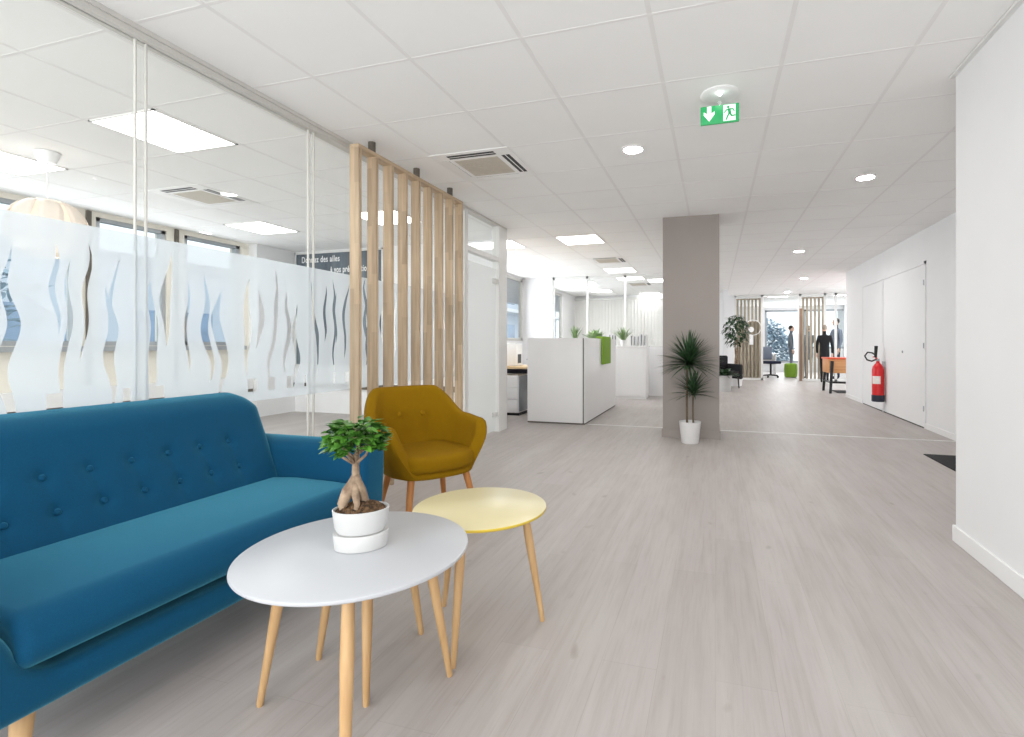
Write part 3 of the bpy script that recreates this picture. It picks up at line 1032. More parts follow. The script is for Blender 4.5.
sh.build('shell', M['mustard'], t, True, 60)
# seat cushion
cu = MB()
cprof = []
for q in range(40):
    th = 2 * PI * q / 40
    x, y = plan(th, 0.735, 3.2, 0.335, 0.315)
    cprof.append((x + 0.012, y))
cu.prism(cprof, 0.36, 0.455, 0.034, 'z', 5)
cu.build('seat_cushion', M['mustard'], t, True, 60)
for y in (-0.075, 0.075):
    c = Vector((-0.236, y, 0.632))
    MB().lathe([(0.014, -0.004), (0.017, 0.003), (0.012, 0.009), (0.001, 0.011)], 16, mx=Matrix.Translation(c) @ Matrix.Rotation(math.radians(78), 4, 'Y')).build('button', M['mustard'], t)
for sx, sy in ((1, 1), (1, -1), (-1, 1), (-1, -1)):
    MB().tube([(0.15 * sx, 0.165 * sy, 0.335), (0.225 * sx, 0.225 * sy, 0)], [0.021, 0.013], 14).build('leg', M['chairwood'], t)

# ================================================================== COFFEE TABLES
def table(label, c, r, h, legs, topm, edgem, th=0.016):
    t = thing('coffee_table', label, 'coffee table', (c[0], c[1], 0), 0, 'nest of round coffee tables')
    tp = MB()
    tp.lathe([(r - 0.012, h - th), (r - 0.002, h - th + 0.005), (r, h - th * 0.45), (r - 0.001, h - 0.002)], 96, mi=1, caps=False)
    tp.lathe([(0.001, h - th), (r - 0.012, h - th)], 96, mi=1, caps=False)
    tp.lathe([(r - 0.001, h - 0.002), (r - 0.004, h), (0.001, h)], 96, mi=0, caps=False)
    tp.build('tabletop', [topm, edgem], t, True, 50)
    for (fx, fy) in legs:
        dx, dy = fx - c[0], fy - c[1]
        q = 0.70
        MB().tube([(dx * q, dy * q, h - th), (dx * (q + (1 - q) * 0.30), dy * (q + (1 - q) * 0.30), (h - th) * 0.70), (dx, dy, 0.006), (dx, dy, 0)], [0.0145, 0.0165, 0.0095, 0.008], 16).build('leg', M['legwood'], t)
    return t
table('white round coffee table carrying the bonsai', (-0.963, 1.19), 0.305, 0.50, [(-1.29, 1.17), (-0.82, 1.45), (-0.785, 0.925)], M['wtop'], M['wtop'])
table('round coffee table with a pale yellow top beside the white one', (-0.855, 1.745), 0.25, 0.455, [(-0.83, 1.49), (-1.06, 1.83), (-0.64, 1.84)], M['ytop'], M['yedge'])
table('smallest coffee table, tucked under the white top so only legs show', (-1.10, 1.43), 0.20, 0.385, [(-1.29, 1.40), (-0.99, 1.26), (-1.04, 1.63)], M['wtop'], M['wtop'])

# bonsai in an oval pot
t = thing('potted_bonsai', 'small ficus bonsai in a white oval pot on the white table', 'potted plant', (-0.959, 1.200, 0.5105), math.radians(30))
MB().lathe([(0.068, -0.010), (0.071, -0.009), (0.074, 0.030), (0.072, 0.033), (0.055, 0.033), (0.05, 0.033)], 48, sx=1.0, sy=0.80).build('saucer', M['ceramic'], t)
MB().lathe([(0.055, 0.0335), (0.063, 0.035), (0.070, 0.050), (0.075, 0.090), (0.076, 0.097), (0.073, 0.0985), (0.070, 0.095), (0.069, 0.080), (0.001, 0.078)], 48, sx=1.0, sy=0.80).build('pot', M['ceramic'], t)
so = MB()
N_ = 24
vs, fs = [(0, 0, 0.116)], []
for r in range(1, 9):
    for k in range(N_):
        a = 2 * PI * k / N_
        rr = 0.0685 * r / 8
        vs.append((rr * math.cos(a), rr * math.sin(a) * 0.80, 0.116 - 0.026 * (r / 8) ** 2 + random.uniform(-0.004, 0.005)))
for k in range(N_):
    fs.append((0, 1 + k, 1 + (k + 1) % N_))
for r in range(7):
    for k in range(N_):
        fs.append((1 + r * N_ + k, 1 + (r + 1) * N_ + k, 1 + (r + 1) * N_ + (k + 1) % N_, 1 + r * N_ + (k + 1) % N_))
so.add(vs, fs)
for k in range(60):
    a, rr = random.uniform(0, 2 * PI), random.uniform(0.01, 0.062)
    so.ball((rr * math.cos(a), rr * 0.8 * math.sin(a), 0.115 - 0.024 * (rr / 0.068) ** 2), random.uniform(0.003, 0.006), n=6)
so.build('soil', M['soil'], t, True, 30)
tk = MB()
TX = -0.016
tk.tube([(TX - 0.026, -0.006, 0.085), (TX - 0.031, -0.01, 0.115), (TX - 0.018, -0.003, 0.145), (TX - 0.004, 0, 0.170), (TX + 0.002, 0, 0.19)], [0.010, 0.014, 0.018, 0.015, 0.011], 14)
tk.tube([(TX + 0.026, 0.006, 0.085), (TX + 0.028, 0.004, 0.112), (TX + 0.016, 0.002, 0.144), (TX + 0.004, 0, 0.172), (TX + 0.002, 0, 0.19)], [0.008, 0.010, 0.014, 0.014, 0.011], 14)
tk.tube([(TX + 0.006, -0.036, 0.090), (TX + 0.010, -0.030, 0.115), (TX + 0.002, -0.010, 0.145), (TX + 0.002, 0, 0.18)], [0.005, 0.008, 0.012, 0.011], 12)
tk.tube([(TX + 0.002, 0, 0.18), (TX + 0.001, 0.002, 0.215), (TX + 0.004, 0, 0.25)], [0.0115, 0.0095, 0.0085], 12)
br_ends = []
for k in range(9):
    a = 2 * PI * k / 9 + random.uniform(-0.25, 0.25)
    L = random.uniform(0.035, 0.06)
    base = Vector((TX + 0.003, 0, random.uniform(0.215, 0.25)))
    end = base + Vector((math.cos(a) * L, math.sin(a) * L, random.uniform(0.035, 0.075)))
    mid = base.lerp(end, 0.5) + Vector((math.cos(a) * 0.008, math.sin(a) * 0.008, -0.004))
    tk.tube([base, mid, end], [0.0050, 0.0036, 0.002], 7)
    br_ends.append(end)
tk.build('trunk', M['bark'], t, True, 180)
lf = MB()
for k in range(360):
    a = random.uniform(0, 2 * PI)
    b = random.uniform(-0.75, 1)
    q = random.uniform(0.35, 1) ** 0.6
    cx, cy, cz = TX + 0.004, 0.0, 0.292
    p = Vector((cx + 0.074 * q * math.cos(a) * math.sqrt(max(0, 1 - b * b * 0.8)), cy + 0.074 * q * math.sin(a) * math.sqrt(max(0, 1 - b * b * 0.8)), cz + 0.053 * q * b))
    leaf(lf, p, a + random.uniform(-0.7, 0.7), random.uniform(-0.35, 0.75), random.uniform(0.026, 0.038), random.uniform(0.018, 0.026), 0.2, 4, 0.25, 0, random.uniform(-0.5, 0.5))
lf.build('foliage', M['leaf'], t)

# ================================================================== DRACAENA by the pillar
t = thing('dracaena', 'tall spiky dracaena in a white pot against the taupe pillar', 'potted plant', (-0.262, 5.62, 0))
MB().lathe([(0.088, 0), (0.092, 0.004), (0.115, 0.225), (0.118, 0.23), (0.112, 0.232), (0.108, 0.222), (0.104, 0.19), (0.001, 0.188)], 40).build('pot', M['pot'], t)
MB().lathe([(0.104, 0.19), (0.06, 0.197), (0.001, 0.20)], 24).build('soil', M['soil'], t)
cn = MB()
cn.tube([(-0.030, 0, 0.19), (-0.034, 0.005, 0.5), (-0.028, 0, 0.80), (-0.01, 0, 0.92)], [0.013, 0.012, 0.011, 0.010], 10)
cn.tube([(0.035, 0.01, 0.19), (0.030, 0.005, 0.38), (0.034, 0, 0.56)], [0.011, 0.010, 0.009], 10)
cn.build('stem', M['cane'], t)
def spiky(mb, c, n, L, wd, elmin, elmax, droop):
    for k in range(n):
        a = k * 2.399 + random.uniform(-0.2, 0.2)
        f = k / n
        el = elmin + (elmax - elmin) * f + random.uniform(-0.12, 0.12)
        leaf(mb, Vector(c) + Vector((0, 0, 0.06 * f)), a, el, L * random.uniform(0.8, 1.1), wd, droop * (1.15 - f * 0.6), 6, 0.35)
def clampy(mb, lim=0.25):
    mb.v = [(x, y if y < lim - 0.08 else lim - 0.08 + 0.08 * math.tanh((y - lim + 0.08) / 0.08), z) for x, y, z in mb.v]
lf = MB()
spiky(lf, (-0.012, 0, 0.83), 190, 0.38, 0.024, -0.05, 1.35, 0.24)
clampy(lf)
lf.build('upper_crown', M['dleaf'], t)
lf = MB()
spiky(lf, (0.034, 0, 0.51), 90, 0.30, 0.021, 0.1, 1.4, 0.25)
clampy(lf)
lf.build('lower_crown', M['dleaf'], t)

# ================================================================== RECEPTION DESK and its surroundings
t = thing('reception_desk', 'tall white box-shaped reception counter with grey joint lines', 'reception desk', (-2.05, 6.45, 0))
x0, x1, y0, y1 = -0.41, 0.40, 0.0, 2.15
MB().rbox(x0, x1 - 0.03, y0, y0 + 0.03, 0.02, 1.15, 0.003).build('front_panel', M['white'], t)
MB().rbox(x1 - 0.03, x1, y0 + 0.012, y1, 0.02, 1.15, 0.003).build('side_panel', M['white'], t)
MB().rbox(x0, x0 + 0.03, y0 + 0.03, y1, 0.02, 1.15, 0.003).build('inner_panel', M['white'], t)
MB().box(x0 + 0.002, x1 - 0.012, y0 + 0.008, y1, 0, 0.022).box(x1 - 0.030, x1 - 0.016, y0 + 0.004, y0 + 0.02, 0.02, 1.148).build('plinth', M['bronze'], t, False)
MB().rbox(x0 + 0.03, x1 - 0.03, y0 + 0.03, y1, 0.70, 0.73, 0.003).build('worktop', M['oak'], t)
# green pad hung over the side of the counter
gd = MB()
gd.rbox(-1.648, -1.612, 7.42, 8.00, 0.76, 1.172, 0.012, 3)
gd.rbox(-1.72, -1.612, 7.42, 8.00, 1.152, 1.186, 0.012, 3)
tag(gd.build('felt_pad', M['green'], None), 'lime green pad hung over the side of the reception counter', 'pad')
# storage cabinet behind the desk
t = thing('storage_cabinet', 'white tambour storage cabinet behind the reception desk', 'cabinet', (-1.72, 9.78, 0))
MB().rbox(-0.44, 0.44, 0.0, 0.45, 0.05, 1.0, 0.004).build('body', M['white'], t)
MB().rbox(-0.46, 0.46, -0.015, 0.46, 1.0, 1.03, 0.004).build('top', M['white'], t)
MB().box(-0.43, 0.43, 0.01, 0.44, 0, 0.05).build('plinth', M['alu'], t, False)
dm = MB()
for k in range(24):
    xx = -0.40 + k * 0.0335
    dm.rbox(xx, xx + 0.0305, -0.008, 0.001, 0.07, 0.98, 0.003, 1)
dm.build('tambour_door', M['white'], t)
MB().box(-0.28, -0.26, -0.016, -0.007, 0.52, 0.60).build('handle', M['dark'], t, False)
# binders on the cabinet
for k in range(9):
    x = -2.07 + k * 0.056 if k < 4 else -1.58 + (k - 4) * 0.066
    h = random.uniform(0.20, 0.25)
    t = thing('binder', 'white and grey office binder standing on the storage cabinet', 'binder', (x, 9.98, 1.031), 0, 'binders on the storage cabinet')
    MB().rbox(-0.022, 0.022, -0.05, 0.10, 0, h, 0.004).build('cover', M['white'], t)
    MB().box(-0.018, 0.002, -0.0525, -0.0495, 0.01, h - 0.02).build('spine_label', M['greycloth'], t, False)
def small_plant(name, label, loc, n, L, wd, potr, poth, el=(0.7, 1.5), m='paleleaf', potm='pot', droop=0.2):
    t = thing(name, label, 'potted plant', loc)
    MB().lathe([(potr * 0.75, 0), (potr, poth), (potr * 0.9, poth), (potr * 0.85, poth * 0.85), (0.001, poth * 0.84)], 24).build('pot', M[potm], t)
    lf = MB()
    for k in range(n):
        leaf(lf, Vector((random.uniform(-1, 1) * potr * 0.5, random.uniform(-1, 1) * potr * 0.5, poth * 0.85)), random.uniform(0, 2 * PI), random.uniform(*el), L * random.uniform(0.7, 1.1), wd, droop, 4, 0.3)
    lf.build('foliage', M[m], t)
small_plant('grass_plant', 'grassy plant in a white pot on the storage cabinet', (-1.745, 9.90, 1.031), 54, 0.42, 0.020, 0.06, 0.12, (0.8, 1.5), droop=0.3)
small_plant('grass_plant', 'narrow upright green plant on the half wall, left above the counter', (-2.92, 10.55, 1.031), 40, 0.42, 0.026, 0.045, 0.12, (1.1, 1.55))
small_plant('leafy_plant', 'pale leafy plant on the half wall, above the middle of the counter', (-2.48, 10.55, 1.031), 30, 0.40, 0.09, 0.045, 0.10, (0.6, 1.35))
t = thing('storage_box', 'small light blue box with a dark side on the half wall', 'box', (-2.20, 10.55, 1.031))
MB().rbox(-0.10, 0.04, -0.045, 0.045, 0, 0.16, 0.004).build('body', M['bluecloth'], t)
MB().rbox(0.04, 0.10, -0.045, 0.045, 0, 0.20, 0.004).build('side', M['navy'], t)
# side desk with computer tower, left of the counter
t = thing('office_desk', 'oak topped white desk between door post and reception counter', 'desk', (-3.25, 7.35, 0))
MB().rbox(-0.70, 0.70, -0.40, 0.40, 0.70, 0.73, 0.004).build('desktop', M['oak'], t)
for sx in (-0.66, 0.66):
    for sy in (-0.36, 0.36):
        MB().rbox(sx - 0.02, sx + 0.02, sy - 0.02, sy + 0.02, 0, 0.70, 0.003).build('leg', M['white'], t)
MB().rbox(-0.64, 0.64, 0.34, 0.36, 0.35, 0.66, 0.003).build('modesty_panel', M['navy'], t)
t = thing('drawer_pedestal', 'grey drawer pedestal under the oak desk beside the door post', 'drawer unit', (-2.99, 7.16, 0))
MB().rbox(-0.30, 0.18, -0.16, 0.30, 0.04, 0.60, 0.006).build('body', M['white'], t)
MB().rbox(0.18, 0.192, -0.15, 0.29, 0.06, 0.59, 0.003).build('side_panel', M['pc'], t)
MB().box(-0.28, 0.18, -0.14, 0.28, 0, 0.04).build('plinth', M['dark'], t, False)
for k in range(3):
    MB().rbox(-0.29, 0.17, -0.172, -0.16, 0.06 + k * 0.18, 0.06 + k * 0.18 + 0.17, 0.003).build('drawer', M['white'], t)
t = thing('computer', 'white computer case standing on the oak desk', 'computer', (-3.12, 7.35, 0.731))
MB().rbox(-0.18, 0.18, -0.10, 0.12, 0, 0.34, 0.008).build('case', M['white'], t)
MB().box(-0.02, 0.0, -0.103, -0.099, 0.05, 0.30).build('vent', M['greyalu'], t, False)
MB().box(0.181, 0.183, -0.06, 0.08, 0.04, 0.18).build('port_panel', M['dark'], t, False)
cb = MB()
for k in range(3):
    cb.tube([(-2.80, 7.30 + k * 0.05, 0.83 - k * 0.02), (-2.66, 7.30, 0.88 - k * 0.04), (-2.53 + k * 0.015, 7.28, 0.80), (-2.52 + k * 0.02, 7.26 + k * 0.03, 0.45), (-2.55 - k * 0.03, 7.22, 0.06), (-2.70, 7.15 + 0.05 * k, 0.008)], 0.006, 6)
tag(cb.build('cable_bundle', M['greyalu'], None, True, 180), 'loose cables hanging from the oak desk beside the reception counter', 'cables')

# blinds in the far office
t = thing('vertical_blinds', 'white vertical blinds covering the back wall of the far office', 'blinds', (-2.2, 14.9, 0))
MB().box(-1.95, 2.0, -0.05, 0.02, 2.40, 2.46).build('headrail', M['alu'], t, False)
for k in range(40):
    x = -1.9 + k * 0.098
    MB().box(-0.045, 0.045, -0.0015, 0.0015, 0.08, 2.40, 0, Matrix.Translation((x, -0.02, 0)) @ Matrix.Rotation(math.radians(28), 4, 'Z')).build('slat', M['curtain'], t, False)

# ================================================================== RIGHT SIDE
t = thing('fire_extinguisher', 'red fire extinguisher mounted on the white wall beside the doors', 'fire extinguisher', (RX - 0.11, 8.95, 0))
MB().lathe([(0.082, 0.17), (0.088, 0.18), (0.088, 0.27), (0.082, 0.275)], 28).build('base_cup', M['navy'], t)
MB().lathe([(0.081, 0.26), (0.082, 0.66), (0.072, 0.715), (0.045, 0.755), (0.026, 0.775), (0.024, 0.80), (0.001, 0.80)], 28).build('cylinder', M['red'], t)
lb = MB()
vs, fs = [], []
for k in range(11):
    a = math.radians(195 + 8.5 * k)
    vs += [(0.0835 * math.cos(a), 0.0835 * math.sin(a), 0.45), (0.0835 * math.cos(a), 0.0835 * math.sin(a), 0.57)]
for k in range(10):
    fs.append((2 * k, 2 * k + 2, 2 * k + 3, 2 * k + 1))
lb.add(vs, fs)
lb.build('paper_label', M['label'], t)
vl = MB()
vl.rbox(-0.02, 0.02, -0.02, 0.02, 0.80, 0.84, 0.004)
vl.build('valve', M['greyalu'], t)
hd = MB()
hd.tube([(-0.01, 0.0, 0.84), (-0.03, 0.03, 0.87), (-0.06, 0.05, 0.865)], [0.009, 0.010, 0.008], 8)
hd.tube([(-0.01, 0.0, 0.83), (-0.05, -0.05, 0.85)], [0.008, 0.007], 8)
hd.build('handle', M['red'], t)
hs = MB()
hs.tube([(-0.02, 0.0, 0.83), (-0.08, 0.02, 0.80), (-0.14, 0.04, 0.82), (-0.17, 0.05, 0.88), (-0.13, 0.05, 0.94), (-0.07, 0.03, 0.93), (-0.035, 0.02, 0.90), (-0.03, 0.01, 0.86)], 0.012, 8)
hs.tube([(-0.03, 0.01, 0.86), (-0.025, 0.0, 1.04)], [0.020, 0.026], 10)
hs.build('hose', M['dark'], t)
MB().rbox(0.06, 0.108, -0.03, 0.03, 0.70, 0.80, 0.004).build('wall_bracket', M['greyalu'], t)
mt_ = MB()
mt_.rbox(1.93, RX - 0.02, 4.98, 5.66, 0.001, 0.008, 0.002, 1)
tag(mt_.build('door_mat', M['black'], None), 'black mat lying on the floor behind the near wall corner', 'mat')

# orange table in the recess
t = thing('bar_table', 'orange wooden table on black trestle legs beyond the wall corner', 'table', (2.72, 12.45, 0))
MB().rbox(-0.36, 0.75, -0.33, 0.33, 0.44, 0.74, 0.006).build('box', M['orangewood'], t)
MB().rbox(-0.38, 0.77, -0.35, 0.35, 0.74, 0.77, 0.006).build('tabletop', M['orange'], t)
MB().rbox(0.05, 0.11, -0.345, 0.345, 0.43, 0.742, 0.004).build('band', M['orange'], t)
for sx, sy in ((-0.30, -0.34), (-0.30, 0.30), (0.68, -0.34), (0.68, 0.30)):
    MB().tube([(sx * 0.97, sy, 0.70), (sx * 1.12, sy * 1.16, 0.0)], [0.035, 0.028], 10).build('leg', M['dark'], t)
st_ = MB()
st_.tube([(-0.31, -0.36, 0.24), (0.72, -0.36, 0.24)], 0.022, 8)
st_.tube([(-0.32, -0.37, 0.24), (-0.32, 0.34, 0.24)], 0.022, 8)
st_.build('stretcher', M['dark'], t)
mt2 = MB().rbox(2.55, 3.4, 12.2, 12.9, 0.001, 0.008, 0.002, 1)
tag(mt2.build('floor_mat', M['black'], None), 'black mat on the floor under the orange table', 'mat')

# plants and black armchair left of the corridor end
t = thing('ficus_tree', 'indoor ficus tree with a braided trunk by the white wall end', 'potted plant', (0.52, 13.6, 0))
MB().lathe([(0.13, 0), (0.16, 0.30), (0.15, 0.30), (0.14, 0.26), (0.001, 0.25)], 24).build('pot', M['pot'], t)
tk = MB()
for k in range(3):
    a0 = k * 2.1
    tk.tube([(0.035 * math.cos(a0 + z * 4), 0.035 * math.sin(a0 + z * 4), 0.25 + z) for z in (0, 0.2, 0.4, 0.6, 0.8, 0.95)], [0.022, 0.02, 0.018, 0.017, 0.015, 0.012], 8)
tk.build('trunk', M['bark'], t)
lf = MB()
for k in range(420):
    a, b = random.uniform(0, 2 * PI), random.uniform(-1, 1)
    q = random.uniform(0.2, 1) ** 0.5
    p = Vector((0.30 * q * math.cos(a) * math.sqrt(1 - b * b), 0.30 * q * math.sin(a) * math.sqrt(1 - b * b), 1.42 + 0.42 * q * b))
    leaf(lf, p, a + random.uniform(-1, 1), random.uniform(-0.8, 0.5), 0.12, 0.05, 0.3)
lf.build('foliage', M['dleaf'], t)
t = thing('black_armchair', 'black armchair beside the white pot near the corridor end', 'armchair', (0.16, 12.95, 0), math.radians(-60))
MB().rbox(-0.30, 0.30, -0.30, 0.30, 0.26, 0.42, 0.03, 3).build('seat', M['black'], t)
MB().rbox(-0.34, -0.24, -0.32, 0.32, 0.26, 0.78, 0.04, 3).build('backrest', M['black'], t)
for s_ in (-1, 1):
    MB().rbox(-0.30, 0.30, s_ * 0.34 - 0.05, s_ * 0.34 + 0.05, 0.22, 0.58, 0.03, 3).build('armrest', M['black'], t)
for sx in (-0.26, 0.26):
    for sy in (-0.28, 0.28):
        MB().tube([(sx, sy, 0.27), (sx * 1.05, sy * 1.05, 0)], [0.02, 0.014], 8).build('leg', M['dark'], t)
t = thing('potted_fern', 'leafy green plant in a white pot behind the taupe pillar', 'potted plant', (0.20, 11.95, 0))
MB().lathe([(0.135, 0), (0.165, 0.36), (0.155, 0.36), (0.145, 0.32), (0.001, 0.31)], 28).build('pot', M['ceramic'], t)
lf = MB()
for k in range(60):
    leaf(lf, Vector((random.uniform(-0.06, 0.06), random.uniform(-0.06, 0.06), 0.33)), random.uniform(0, 2 * PI), random.uniform(0.35, 1.35), random.uniform(0.28, 0.46), 0.075, 0.5, 5)
lf.build('foliage', M['dleaf'], t)

# ================================================================== GLAZED MEETING ROOM AT THE CORRIDOR END
FY = 16.0
fw_ = MB()
for x in (0.57, 1.33, 2.37, 3.02, 3.30, 4.55):
    fw_.box(x - 0.03, x + 0.03, FY - 0.03, FY + 0.03, 0, H)
fw_.box(0.55, 4.6, FY - 0.03, FY + 0.03, H - 0.06, H)
fw_.box(0.55, 1.35, FY - 0.03, FY + 0.03, 0, 0.06)
fw_.box(2.37, 4.6, FY - 0.03, FY + 0.03, 0, 0.06)
fw_.box(1.36, 2.36, FY - 0.03, FY + 0.03, 2.14, 2.19)
wo = struct('window_10', fw_, M['alu'])
for a, b, z0, z1 in ((0.60, 1.30, 0.06, H - 0.06), (1.36, 2.34, 2.19, H - 0.06), (2.40, 2.99, 0.06, H - 0.06), (3.05, 3.27, 0.06, H - 0.06), (3.33, 4.52, 0.06, H - 0.06)):
    struct('pane', MB().box(a, b, FY - 0.005, FY + 0.005, z0, z1), M['glass'], wo)
def back_slats(x0, n, label, dx=0.105, wd=0.06, dense=False):
    t = thing('slat_screen', label, 'slat screen', (x0, FY + 0.15, 0))
    for k in range(n):
        MB().rbox(k * dx, k * dx + wd, -0.015, 0.015, 0.04, 2.40, 0.002, 1).build('slat', M['greywood'], t)
    MB().rbox(-0.02, (n - 1) * dx + wd + 0.02, -0.02, 0.02, 2.40, 2.44, 0.002, 1).build('top_rail', M['greywood'], t)
    MB().rbox(-0.02, (n - 1) * dx + wd + 0.02, -0.02, 0.02, 0, 0.04, 0.002, 1).build('bottom_rail', M['greywood'], t)
    return t
t = back_slats(0.62, 7, 'grey brown slat screen left of the open glass door at the corridor end')
MB().rbox(0.0, 0.70, 0.03, 0.05, 0.04, 1.75, 0.002, 1).build('backing_board', M['greywood'], t)
back_slats(2.44, 6, 'grey brown slat screen right of the open glass door at the corridor end')
pl_ = MB().rbox(2.33, 2.41, FY - 0.10, FY - 0.035, 0, 2.1, 0.004)
struct('door_4', pl_, wood_mat('door_edge', rgb(122, 98, 80), rgb(150, 122, 102), 0.5, 2))
struct('frame', MB().box(2.30, 2.33, FY - 0.10, FY - 0.035, 0, 2.14), M['alu'], bpy.data.objects['door_4'])
# back wall with big window
bw = MB()
bw.box(0.2, 1.85, 21.0, 21.1, 0, H)
bw.box(3.3, 4.8, 21.0, 21.1, 0, 0.9)
bw.box(1.85, 3.3, 21.0, 21.1, 0, 0.35)
bw.box(1.85, 4.8, 21.0, 21.1, 2.38, H)
struct('wall_far', bw, M['wall'])
struct('wall_far_left', MB().box(0.1, 0.2, 16.0, 21.1, 0, H), M['wall'])
for n, (a, b, z0) in enumerate(((1.85, 3.3, 0.35), (3.3, 4.7, 0.9))):
    fr = MB()
    for (xa, xb, za, zb) in ((a, a + 0.07, z0, 2.38), (b - 0.07, b, z0, 2.38), (a, b, z0, z0 + 0.07), (a, b, 2.31, 2.38)):
        fr.box(xa, xb, 21.02, 21.08, za, zb)
    wo = struct('window_%d' % (11 + n), fr, M['greyalu'])
    struct('pane', MB().box(a + 0.07, b - 0.07, 21.045, 21.05, z0 + 0.07, 2.31), M['glass'], wo)
panel_light(3, 23, 'square light panel inside the glazed room at the corridor end')
panel_light(6, 23, 'square light panel over the man in the slate jacket')
# things inside: desk, chair, pouf
t = thing('white_desk', 'white desk inside the glazed room at the corridor end', 'desk', (1.75, 19.6, 0))
MB().rbox(-0.55, 0.35, -0.4, 0.4, 0.70, 0.74, 0.006).build('desktop', M['white'], t)
for sx in (-0.5, 0.3):
    MB().rbox(sx - 0.025, sx + 0.025, -0.36, 0.36, 0, 0.70, 0.004).build('leg', M['white'], t)
MB().rbox(-0.5, 0.3, -0.02, 0.02, 0.3, 0.68, 0.004).build('modesty_panel', M['white'], t)
t = thing('office_chair', 'dark blue swivel chair seen through the glass door at the corridor end', 'office chair', (1.70, 17.3, 0), math.radians(30))
bs_ = MB()
for k in range(5):
    a = 2 * PI * k / 5
    bs_.tube([(0, 0, 0.09), (0.26 * math.cos(a), 0.26 * math.sin(a), 0.06)], [0.025, 0.018], 8)
    bs_.ball((0.26 * math.cos(a), 0.26 * math.sin(a), 0.03), 0.03, n=10)
bs_.build('base', M['dark'], t)
MB().tube([(0, 0, 0.08), (0, 0, 0.45)], 0.03, 10).build('column', M['dark'], t)
MB().rbox(-0.23, 0.23, -0.23, 0.23, 0.44, 0.53, 0.03, 3).build('seat', M['navycloth'], t)
MB().rbox(-0.20, 0.20, 0.20, 0.27, 0.56, 0.98, 0.03, 3).build('backrest', M['bluecloth'], t)
t = MB().lathe([(0.15, 0), (0.19, 0.03), (0.20, 0.25), (0.19, 0.42), (0.15, 0.45), (0.001, 0.455)], 28).build('pouf', M['green'], None)
t.location = (2.33, 17.6, 0)
tag(t, 'lime green cylindrical pouf inside the glazed room', 'pouf')
# circular white emblem on the glass left of the door
em = MB()
N_ = 40
def ring(mb, r0, r1, c, y, a0=0, a1=360):
    vs, fs = [], []
    for k in range(N_ + 1):
        a = math.radians(a0 + (a1 - a0) * k / N_)
        for r in (r0, r1):
            vs.append((c[0] + r * math.cos(a), y, c[1] + r * math.sin(a)))
    for k in range(N_):
        fs.append((2 * k, 2 * k + 1, 2 * k + 3, 2 * k + 2))
    mb.add(vs, fs)
ring(em, 0.215, 0.235, (1.08, 1.56), FY - 0.008)
ring(em, 0.0, 0.08, (1.03, 1.50), FY - 0.008)
em.box(0.98, 1.09, FY - 0.009, FY - 0.007, 1.05, 1.34)
o = em.build('emblem', M['lettering'], bpy.data.objects['window_10'], False)

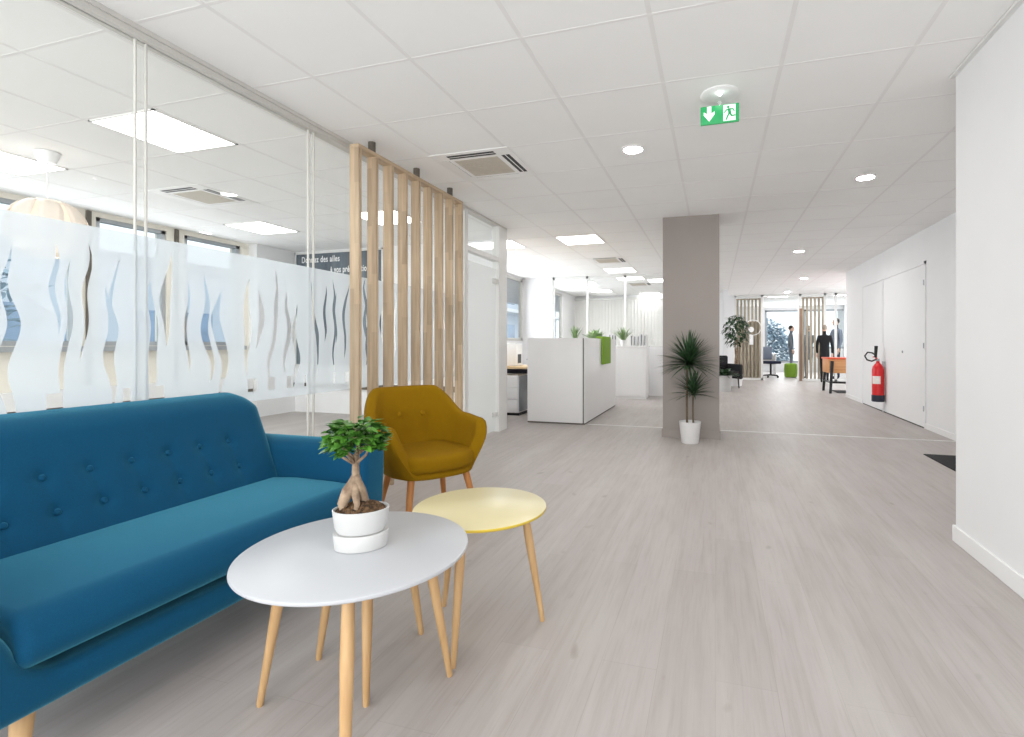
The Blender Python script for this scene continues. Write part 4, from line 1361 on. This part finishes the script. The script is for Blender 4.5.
# ================================================================== PEOPLE
def skin_body(name, chain, edges, m, parent, sub=2):
    """chain: list of (pos, radius) ; edges: index pairs; root is vertex 0"""
    me = bpy.data.meshes.new(name)
    me.from_pydata([c[0] for c in chain], edges, [])
    me.materials.append(m)
    o = bpy.data.objects.new(name, me)
    COL.objects.link(o)
    o.parent = parent
    sk = o.modifiers.new('skin', 'SKIN')
    sk.use_smooth_shade = True
    for i, c in enumerate(chain):
        r = c[1]
        me.skin_vertices[0].data[i].radius = r if isinstance(r, tuple) else (r, r)
        me.skin_vertices[0].data[i].use_root = (i == 0)
    sb = o.modifiers.new('sub', 'SUBSURF')
    sb.levels = sb.render_levels = sub
    return o
def person(label, loc, rz, hair, top, legs, coat=False, arms=None, h=1.75):
    """standing figure facing local -y"""
    t = thing('person', label, 'person', loc, rz)
    k = h / 1.75
    t.scale = (0.80, 0.90, 1.0)
    def V(x, y, z): return (x * k, y * k, z * k)
    arms = arms or {}
    B = [(V(0, 0, 0.93), (0.15 * k, 0.10 * k)), (V(0, 0.01, 1.12), (0.14 * k, 0.095 * k)), (V(0, 0.01, 1.33), (0.16 * k, 0.10 * k)), (V(0, 0.01, 1.44), (0.09 * k, 0.07 * k)), (V(0, 0, 1.51), 0.052 * k), (V(0, -0.02, 1.60), (0.072 * k, 0.088 * k)), (V(0, -0.015, 1.68), (0.072 * k, 0.088 * k))]
    E = [(0, 1), (1, 2), (2, 3), (3, 4), (4, 5), (5, 6)]
    for s in (-1, 1):
        b = len(B)
        B += [(V(s * 0.09, 0, 0.86), 0.088 * k), (V(s * 0.10, -0.01, 0.50), 0.058 * k), (V(s * 0.105, 0.02, 0.09), 0.040 * k), (V(s * 0.11, -0.08, 0.045), 0.038 * k), (V(s * 0.115, -0.15, 0.03), 0.026 * k)]
        E += [(0, b), (b, b + 1), (b + 1, b + 2), (b + 2, b + 3), (b + 3, b + 4)]
    skin_body('body', B, E, legs, t)
    # head and hands in skin, over the neck
    f = MB()
    f.ball(V(0, -0.022, 1.645), 0.079 * k, 0.096 * k, 0.118 * k, 20)
    f.tube([V(0, 0.0, 1.46), V(0, -0.005, 1.56)], 0.055 * k, 12)
    f.tube([V(0, -0.112, 1.665), V(0, -0.132, 1.63), V(0, -0.115, 1.622)], [0.008 * k, 0.014 * k, 0.010 * k], 8)
    for s in (-1, 1):
        f.ball(V(s * 0.080, -0.01, 1.645), 0.012 * k, 0.022 * k, 0.032 * k, 10)
    f.build('head', M['skin'], t, True, 180)
    fe = MB()
    for s in (-1, 1):
        fe.ball(V(s * 0.031, -0.108, 1.66), 0.012 * k, 0.008 * k, 0.008 * k, 8)
    fe.box(-0.026 * k, 0.026 * k, -0.116 * k, -0.108 * k, 1.586 * k, 1.592 * k)
    fe.build('face', M['hairdark'], t)
    hr = MB()
    hr.ball(V(0, 0.004, 1.682), 0.087 * k, 0.098 * k, 0.092 * k, 18)
    hr.build('hair', hair, t)
    # jacket with sleeves
    A = [(V(0, 0.005, 0.90), (0.185 * k, 0.125 * k)), (V(0, 0.01, 1.10), (0.165 * k, 0.118 * k)), (V(0, 0.01, 1.32), (0.185 * k, 0.122 * k)), (V(0, 0.01, 1.44), (0.115 * k, 0.085 * k)), (V(0, 0.005, 1.49), 0.065 * k)]
    E = [(0, 1), (1, 2), (2, 3), (3, 4)]
    if coat:
        A.append((V(0, 0.01, 0.62), (0.185 * k, 0.135 * k)))
        E.append((0, 5))
    hands = []
    for s in (-1, 1):
        pts = arms.get(s, [(s * 0.20, 0.01, 1.40), (s * 0.26, 0.02, 1.13), (s * 0.255, -0.06, 0.90)])
        b = len(A)
        A += [(V(*pts[0]), 0.070 * k), (V(*pts[1]), 0.052 * k), (V(*pts[2]), 0.042 * k)]
        E += [(2, b), (b, b + 1), (b + 1, b + 2)]
        hands.append((s, Vector(V(*pts[2])), (Vector(pts[2]) - Vector(pts[1])).normalized()))
    skin_body('jacket', A, E, top, t)
    for s, p, d in hands:
        hd_ = MB()
        sd = d.orthogonal().normalized()
        up = d.cross(sd)
        q = p + d * 0.05 * k
        hd_.tube([p, q, q + d * 0.05 * k], [0.026 * k, 0.034 * k, 0.030 * k], 10)
        for i in range(4):
            o_ = sd * (i - 1.5) * 0.017 * k
            L = (0.07, 0.08, 0.075, 0.06)[i] * k
            r0 = q + d * 0.045 * k + o_
            hd_.tube([r0, r0 + d * L * 0.5 + up * 0.006 * k, r0 + d * L + up * 0.022 * k], [0.009 * k, 0.0085 * k, 0.006 * k], 7)
        hd_.tube([q - sd * 0.02 * k, q - sd * 0.05 * k + d * 0.02 * k, q - sd * 0.055 * k + d * 0.05 * k], [0.011 * k, 0.010 * k, 0.007 * k], 7)
        hd_.build('hand', M['skin'], t, True, 180)
    return t
person('person in a black coat with grey hair standing by the orange table', (2.88, 15.3, 0), math.radians(165), M['hairgrey'], M['black'], M['black'], True, h=1.58)
person('man in a slate jacket over navy standing behind the orange table', (3.46, 16.7, 0), math.radians(-70), M['hairdark'], M['bluecloth'], M['navycloth'], False, {-1: [(-0.19, 0, 1.40), (-0.24, -0.10, 1.15), (-0.16, -0.30, 1.12)]}, h=1.82)
person('person in grey inside the glazed room, behind its right slat screen', (2.75, 17.0, 0), math.radians(185), M['hairgrey'], M['greycloth'], M['greycloth'], True, h=1.62)
person('person in grey standing in front of the far window', (2.55, 19.2, 0), math.radians(80), M['hairdark'], M['greycloth'], M['greycloth'], False, h=1.7)
